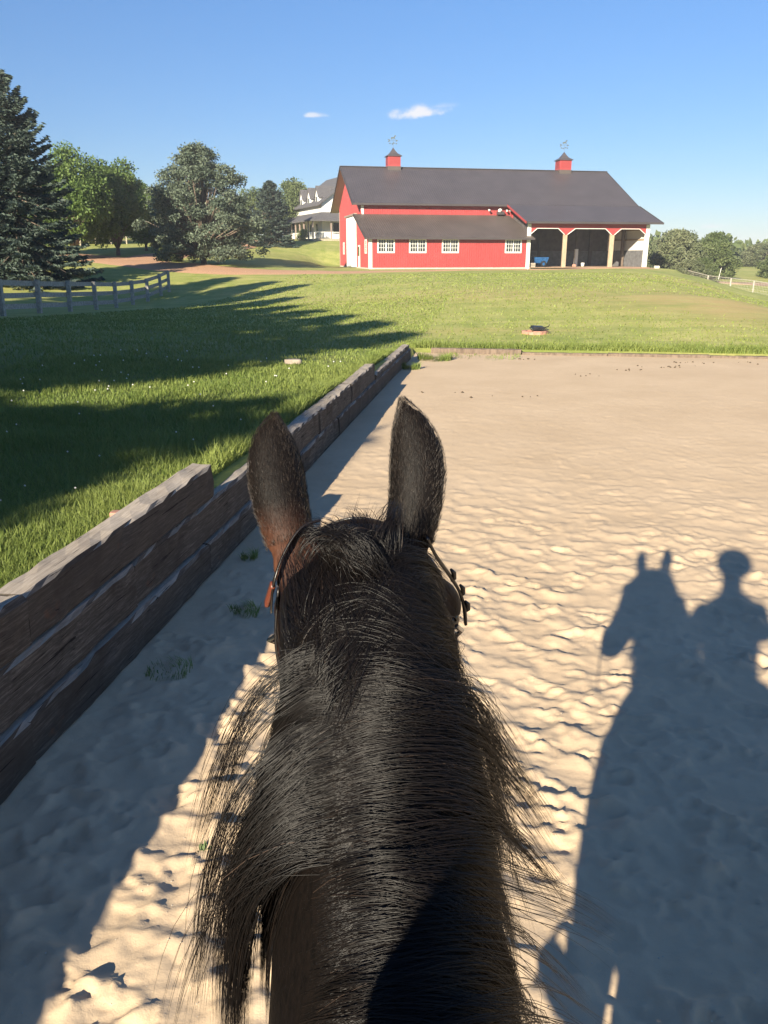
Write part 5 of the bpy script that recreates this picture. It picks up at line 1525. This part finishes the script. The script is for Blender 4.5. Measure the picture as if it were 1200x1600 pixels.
plant_tree('maple_tree', 'bright green maple, tallest of the leafy row beside the dark spruce', 'tree', m1, -28.6, 77, 1.02, 0)
plant_tree('maple_tree', 'green maple second in the leafy row, its crown touching the tallest one', 'tree', m2, -26.9, 84, 1.12, 1.0)
plant_tree('maple_tree', 'smaller maple third in the row above the driveway bend', 'tree', m2, -26.6, 93, .88, 2.2)
plant_tree('maple_tree', 'low dark green tree between the maples and the big round pine', 'tree', m3, -24.3, 96, .95, .4)
plant_tree('maple_tree', 'hazy green tree crown peeping out directly left of the round pine', 'tree', m3, -25.5, 104, 1.0, 3.4)
plant_tree('maple_tree', 'leafy tree mostly hidden behind the left spruce', 'tree', m2, -34.5, 82, 1.1, 2)
pn = broadleaf(9.9, 4.9, 4.95, 7, 50000, 'pine_needle', 300, .02, .15, .125, True, [.80, .96, 1.0, .74, .40, .04], (.35, 1.0))
plant_tree('round_pine', 'big rounded grey-green pine standing alone beside the driveway', 'tree', pn, -15.6, 71.5, 1.0, .5, sxy=1.18)
plant_tree('low_shrub', 'dark low shrub growing at the left foot of the round pine', 'shrub', m3, -19.6, 76, .28, .5, sxy=1.5)
sp2 = conifer(8.0, 3.3, 9, 26000, fl=.34, fw=.11, skirt=.03, power=.7)
plant_tree('spruce_tree', 'blue spruce in front of the left end of the farmhouse', 'tree', sp2, -14.3, 106.5, .98, 1.1, sxy=1.08)
m4 = broadleaf(9.0, 5.0, 4.4, 12, 20000, 'hedge_leaf', 50, .1, .28, .30)
plant_tree('leafy_tree', 'spreading green tree behind the farmhouse dormers', 'tree', m4, -14.6, 131, 1.0, 0)
plant_tree('leafy_tree', 'paler tree left behind the blue spruce by the farmhouse', 'tree', m4, -18.6, 122, .80, 2)
plant_tree('far_bush', 'small rounded bush on the skyline right of the round pine', 'bush', m3, -26.0, 160, .55, 1, sxy=1.6)
m5 = broadleaf(1.3, .8, .7, 14, 2500, 'grass_blade', 12, .05, .10, .5)
plant_tree('garden_shrub', 'small bright green round shrub in front of the farmhouse porch', 'shrub', m5, HX - 1.6, HY + 2.0, 1.15)
# right hand side
r1 = broadleaf(5.4, 3.0, 2.75, 21, 26000, 'hedge_leaf', 70, .0, .20, .27, True)
r2 = broadleaf(5.0, 3.0, 2.6, 22, 24000, 'pale_leaf', 74, .0, .18, .25, True)
RT = [('leafy_tree', 'rounded dark green tree beside the white stake, right of the barn', r1, 40.2, 101, 1.0, .2, 1.05),
      ('scrub_tree', 'twiggy pale scrub tree right behind the barn corner', r2, 34.2, 96, 1.12, 1, 1.0),
      ('scrub_tree', 'pale yellow-green scrub tree left of the rounded dark tree', r2, 38.9, 112, 1.2, 2.5, 1.1),
      ('low_bush', 'dense low bush at the foot of the trees right of the barn', r2, 33.0, 89, .50, .4, 1.6),
      ('low_bush', 'low green bush between the barn corner bush and the rounded tree', r1, 36.0, 93, .48, 1.4, 1.5),
      ('leafy_tree', 'large dark green tree at the right edge above the wire fence', r1, 52.5, 107, .86, 3, 1.5),
      ('leafy_tree', 'tall tree top rising behind the large one at the right edge', r1, 60.0, 118, .95, 4, 1.5),
      ('leafy_tree', 'bushy tree cut by the right edge of the picture', r1, 50.0, 103, .70, 5, 1.4),
      ('far_tree', 'hazy low tree in the gap between the right hand trees', r2, 50.0, 128, .72, 2, 1.5),
      ('far_tree', 'distant dark tree crown on the skyline in the right hand gap', r1, 54.0, 140, .80, 1, 1.6),
      ('far_tree', 'dim distant tree beyond the pale scrub', r1, 47.5, 130, .78, 3, 1.7),
      ('far_tree', 'hazy distant tree behind the right edge trees', r2, 66, 145, .85, 6, 1.6)]
for nm, lab, ms, x, y, s, rz, sx in RT: plant_tree(nm, lab, 'tree' if 'bush' not in nm else 'bush', ms, x, y, s, rz, sxy=sx)
# woods that read as one mass along the horizon
def wood(name, lab, pts, seed, n=9000):
    r = np.random.default_rng(seed); C, D, W, T = [], [], [], []
    for (x0, y0, x1, y1, h) in pts:
        k = int(math.hypot(x1 - x0, y1 - y0) / 4) + 1
        for i in range(k):
            f = i / k; cx, cy = x0 + (x1 - x0) * f + r.normal(0, 2), y0 + (y1 - y0) * f + r.normal(0, 3)
            hh = h * r.uniform(.65, 1.15); m = n // 60; v = r.normal(0, 1, (m, 3)); v /= np.linalg.norm(v, axis=1, keepdims=True)
            q = r.random(m)[:, None] ** .4
            P = v * q * np.array([4.2, 4.2, hh * .55]) + np.array([cx, cy, gz(cx, cy) + hh * .5])
            C.append(P); D.append(v + r.normal(0, .6, (m, 3))); T.append(np.clip(r.random() * .4 + r.random(m) * .6, 0, 1))
    P = np.concatenate(C)
    me = finish_crown([leaf_quads(P, np.concatenate(D), .9, 1.3, np.concatenate(T), r)], 'hedge_leaf', name); me.materials.append(M['hedge_leaf'])
    return tag(mesh_obj(name, me), lab, 'wood', kind='stuff')
wood('distant_wood', 'far line of woods along the horizon on the right', [(45, 165, 150, 175, 5), (60, 210, 260, 190, 7), (150, 160, 220, 60, 7)], 41, 9000)
wood('left_wood', 'far trees closing the horizon behind the leafy row on the left', [(-46, 100, -30, 118, 6), (-80, 90, -44, 100, 8), (-60, 165, -28, 178, 5)], 42, 12000)

# ---------------------------------------------------------------- grass
def grass_field(name, lab, XY, h, w, lean, seed, base_z=None, tint0=0.0, tint1=1.0):
    r = np.random.default_rng(seed); n = len(XY)
    z = ground_z(XY[:, 0], XY[:, 1]) - .006 if base_z is None else base_z
    B = np.c_[XY, z]; a = r.uniform(0, 2 * math.pi, n); wv = np.stack([np.cos(a), np.sin(a), 0 * a], -1)
    hh = h * r.uniform(.55, 1.25, n); b = a + math.pi / 2 + r.normal(0, .5, n)
    ln = np.stack([np.cos(b), np.sin(b), 0 * b], -1) * (hh * lean * r.uniform(.2, 1.3, n))[:, None]
    up = np.array([0, 0, 1.0]); W = (w * r.uniform(.7, 1.3, n))[:, None]
    mid = B + up * (hh * .55)[:, None] + ln * .35
    tip = B + up * (hh * .98)[:, None] + ln
    V = np.stack([B - wv * W * .5, B + wv * W * .5, mid + wv * W * .42, mid - wv * W * .42, tip], 1).reshape(-1, 3)
    i = np.arange(n)[:, None] * 5
    Q = i + np.array([[0, 1, 2, 3]]); Tr = i + np.array([[3, 2, 4]])
    big_ = vnoise(XY[:, 0] * .9, XY[:, 1] * .9, 77); t_ = np.clip(tint0 + (tint1 - tint0) * (.45 * big_ + .55 * r.random(n)), 0, 1)
    me = np_mesh(name, V, [Q, Tr], False, {'tint': ('POINT', np.repeat(t_, 5))}); me.materials.append(M['grass_blade'])
    return tag(mesh_obj(name, me), lab, 'grass', kind='stuff')
def scatter(n, s0, s1, t0, t1, r, pw=2.2):
    """random ground points, thinning out with distance along the wall"""
    out = []
    tot = 0
    while tot < n:
        s = r.uniform(s0, s1, n * 2); t = r.uniform(t0, t1, n * 2)
        d = np.hypot(s, t); keep = r.random(n * 2) < np.clip((3.6 / np.maximum(d, 3.6)) ** pw, 0, 1)
        X, Y = st2xy(s[keep], t[keep]); 
        ok = (X / np.maximum(Y, .5) > -.62)
        out.append(np.c_[X[ok], Y[ok]]); tot += ok.sum()
    return np.concatenate(out)[:n]
r = np.random.default_rng(71)
P1 = scatter(72000, -8, WALL_S - .19, 2.6, 14, r, 2.0)
patch = vnoise(P1[:, 0] * 1.6, P1[:, 1] * 1.6, 5)
d1 = np.hypot(P1[:, 0], P1[:, 1])
grass_field('lawn_grass', 'uneven green grass of the shaded lawn left of the timber wall', P1, .045 + .085 * patch ** 1.5 + .05 * np.clip(vnoise(P1[:, 0] * .45, P1[:, 1] * .7, 8) - .55, 0, 1), np.clip(.0038 + .0009 * (d1 - 4), .004, .012), .8, 1, None, .0, .9)
P2 = scatter(34000, -17, WALL_S - .19, 12, 38, r, 2.0)
d2_ = np.hypot(P2[:, 0], P2[:, 1])
grass_field('lawn_grass', 'shorter grass farther up the lawn towards the board fence', P2, .07, .0011 * d2_, .8, 2, None, .1, 1.0)
# taller fringe where nobody mows: beside the wall and along the far end of the sand
n = 9000; s = WALL_S - .19 - np.abs(r.normal(0, .12, n)); t = r.uniform(2.6, 19.5, n); X, Y = st2xy(s, t)
hfr = .09 + .11 * np.clip(vnoise(t * 1.8, t * 0 + 3, 9) - .25, 0, 1)
grass_field('fringe_grass', 'taller unmown grass leaning over the back of the timbers', np.c_[X, Y], hfr, .004 + .0006 * t, .9, 3, None, .2, 1.0)
n = 16000; s = r.uniform(-2.3, 16, n); t = END_T + .12 + np.abs(r.normal(0, .55, n)); X, Y = st2xy(s, t)
grass_field('border_grass', 'ragged strip of longer grass along the far end of the sand', np.c_[X, Y], .10 + .12 * vnoise(s * 2.2, t * 2, 4), .016, .7, 4, None, .1, .95)
n = 30000; s = r.uniform(-16, 24, n); t = END_T + .4 + 42 * r.random(n) ** 1.5; X, Y = st2xy(s, t)
ok = np.exp(-(((X - 12.6) / 3.6) ** 2 + ((Y - 31.5) / 5.0) ** 2)) < r.uniform(.1, .6, n); X, Y, t = X[ok], Y[ok], t[ok]
grass_field('bank_grass', 'mown grass on the sunny bank below the barn', np.c_[X, Y], .07, .0013 * t, .8, 5, None, .35, 1.0)

def tuft(name, lab, s, t, n, rad, h, seed, w=.004, cat='weed', z=None, lean=.9):
    r = np.random.default_rng(seed); a = r.uniform(0, 6.28, n); q = rad * np.sqrt(r.random(n))
    X, Y = st2xy(s + np.cos(a) * q, t + np.sin(a) * q); x0, y0 = st2xy(s, t)
    bz = np.array([sand_z(x, y) for x, y in zip(X, Y)]) - .005 if z is None else np.full(n, z)
    o = grass_field(name, lab, np.c_[X, Y], h, w, lean, seed, bz, .0, .8)
    del o['kind']; o['category'] = cat; return o
tuft('grass_tuft', 'dark grass tuft growing from the shaded sand left of the neck', -1.67, 4.75, 240, .10, .055, 1)
tuft('grass_tuft', 'grass tuft at the foot of the timbers below the left ear', -1.95, 5.75, 160, .07, .07, 2)
tuft('grass_tuft', 'low dark weeds against the lowest timber near the lower left', -1.85, 3.9, 180, .14, .045, 3)
tuft('corner_weed', 'bushy green weeds on the sand where the wall meets the far corner', -1.55, 18.9, 420, .42, .17, 4, .012)
tuft('corner_weed', 'weeds under the lower end timbers of the wall', -1.95, 17.2, 260, .22, .15, 5, .012)
tuft('corner_weed', 'sparse weeds in front of the grey end timber', -.4, 19.7, 200, .9, .09, 6, .012)
# the little green weed with its dry stalk, lower left
x, y = None, None
WX, WY = -.74, 2.66
wz = .02
mb = MB(); mb.tube([(WX, WY, wz), (WX + .07, WY + .10, wz + .02), (WX + .16, WY + .20, wz + .03), (WX + .24, WY + .31, wz + .035)], [.0022, .002, .0016, .001], 5)
mb.tube([(WX + .12, WY + .15, wz + .03), (WX + .20, WY + .19, wz + .05)], .001, 4)
wd = tag(empty('sprawling_weed', (0, 0, 0)), 'small green weed with a long dry stalk lying on the sunny sand at lower left', 'weed')
mb.build('stalk', M['soil'], wd)
rr = random.Random(4); mb = MB()
for k in range(16):
    a = rr.uniform(0, 6.28); L = rr.uniform(.018, .040); c = Vector((WX + rr.uniform(-.015, .015), WY + rr.uniform(-.012, .012), wz)); d = Vector((math.cos(a), math.sin(a), rr.uniform(.3, 1.2))).normalized(); q = d.cross(Vector((0, 0, 1))).normalized() * .0045
    mb.add([c, c + d * L * .5 + q, c + d * L, c + d * L * .5 - q], [(0, 1, 2, 3)])
mb.build('leaf', M['weed_leaf'] if 'weed_leaf' in M else simple('weed_leaf', (.12, .17, .06), .6, .2, 20).m, wd)['kind'] = 'stuff'

# clover heads in the shaded lawn
r = np.random.default_rng(90); n = 85
s = r.uniform(-7.5, -2.7, n); t = r.uniform(4, 15, n); X, Y = st2xy(s, t); Z_ = ground_z(X, Y)
mb = MB()
for x, y, z in zip(X, Y, Z_):
    h = r.uniform(.07, .11); q = .005 + .0007 * y
    vs = [(x + q, y, z + h), (x - q, y, z + h), (x, y + q, z + h), (x, y - q, z + h), (x, y, z + h + q), (x, y, z + h - q)]
    mb.add(vs, [(0, 2, 4), (2, 1, 4), (1, 3, 4), (3, 0, 4), (2, 0, 5), (1, 2, 5), (3, 1, 5), (0, 3, 5)])
tag(mb.build('clover_flowers', M['white_paint']), 'tiny white clover heads dotted through the shaded lawn', 'flowers', kind='stuff')
# dark droppings and clods scattered at the far end of the sand
r = np.random.default_rng(91); mb = MB()
for cx, cy, n in ((3.4, 18.9, 8), (5.1, 17.0, 6), (6.3, 17.6, 12), (7.0, 18.3, 10), (8.6, 18.2, 8), (2.2, 13.7, 5), (.9, 14.1, 4), (4.2, 16.3, 5)):
    for _ in range(n):
        x, y = cx + r.normal(0, .32), cy + r.normal(0, .10); q = r.uniform(.012, .03); z = sand_z(x, y) + q * .4
        vs = [(x + q, y, z), (x - q, y, z), (x, y + q * .8, z), (x, y - q, z), (x, y, z + q * .8), (x, y, z - q)]
        mb.add(vs, [(0, 2, 4), (2, 1, 4), (1, 3, 4), (3, 0, 4), (2, 0, 5), (1, 2, 5), (3, 1, 5), (0, 3, 5)])
tag(mb.build('sand_clods', M['soil']), 'dark clods and droppings strewn over the far end of the sand', 'clods', kind='stuff')
# pale grit on the near sand
mb = MB(); r = np.random.default_rng(92)
for _ in range(1500):
    y = 1.7 + 4.5 * r.random() ** 1.5; x = r.uniform(-.75, .75) * (y + 1.5); 
    if xy2st(x, y)[0] < -1.9: continue
    q = r.uniform(.0014, .0036); z = sand_z(x, y) + q * .5
    vs = [(x + q, y, z), (x - q, y, z), (x, y + q, z), (x, y - q, z), (x, y, z + q * .8)]
    mb.add(vs, [(0, 2, 4), (2, 1, 4), (1, 3, 4), (3, 0, 4)])
tag(mb.build('sand_grit', M['concrete']), 'pale grit and pebbles lying on the near sand', 'grit', kind='stuff')


# ---------------------------------------------------------------- thin evening haze over the far trees
hm = bpy.data.materials.new('haze'); hm.use_nodes = True; hm.node_tree.nodes.clear()
ho = hm.node_tree.nodes.new('ShaderNodeOutputMaterial'); hv = hm.node_tree.nodes.new('ShaderNodeVolumePrincipled')
hv.inputs['Density'].default_value = .0006; hv.inputs['Color'].default_value = (.88, .93, 1.0, 1); hv.inputs['Anisotropy'].default_value = .0
hm.node_tree.links.new(hv.outputs[0], ho.inputs['Volume'])
mb = MB(); mb.box(-950, 950, -650, 2600, -12, 32)
tag(mb.build('haze', hm), 'thin pale evening haze over the fields', 'haze', kind='stuff')
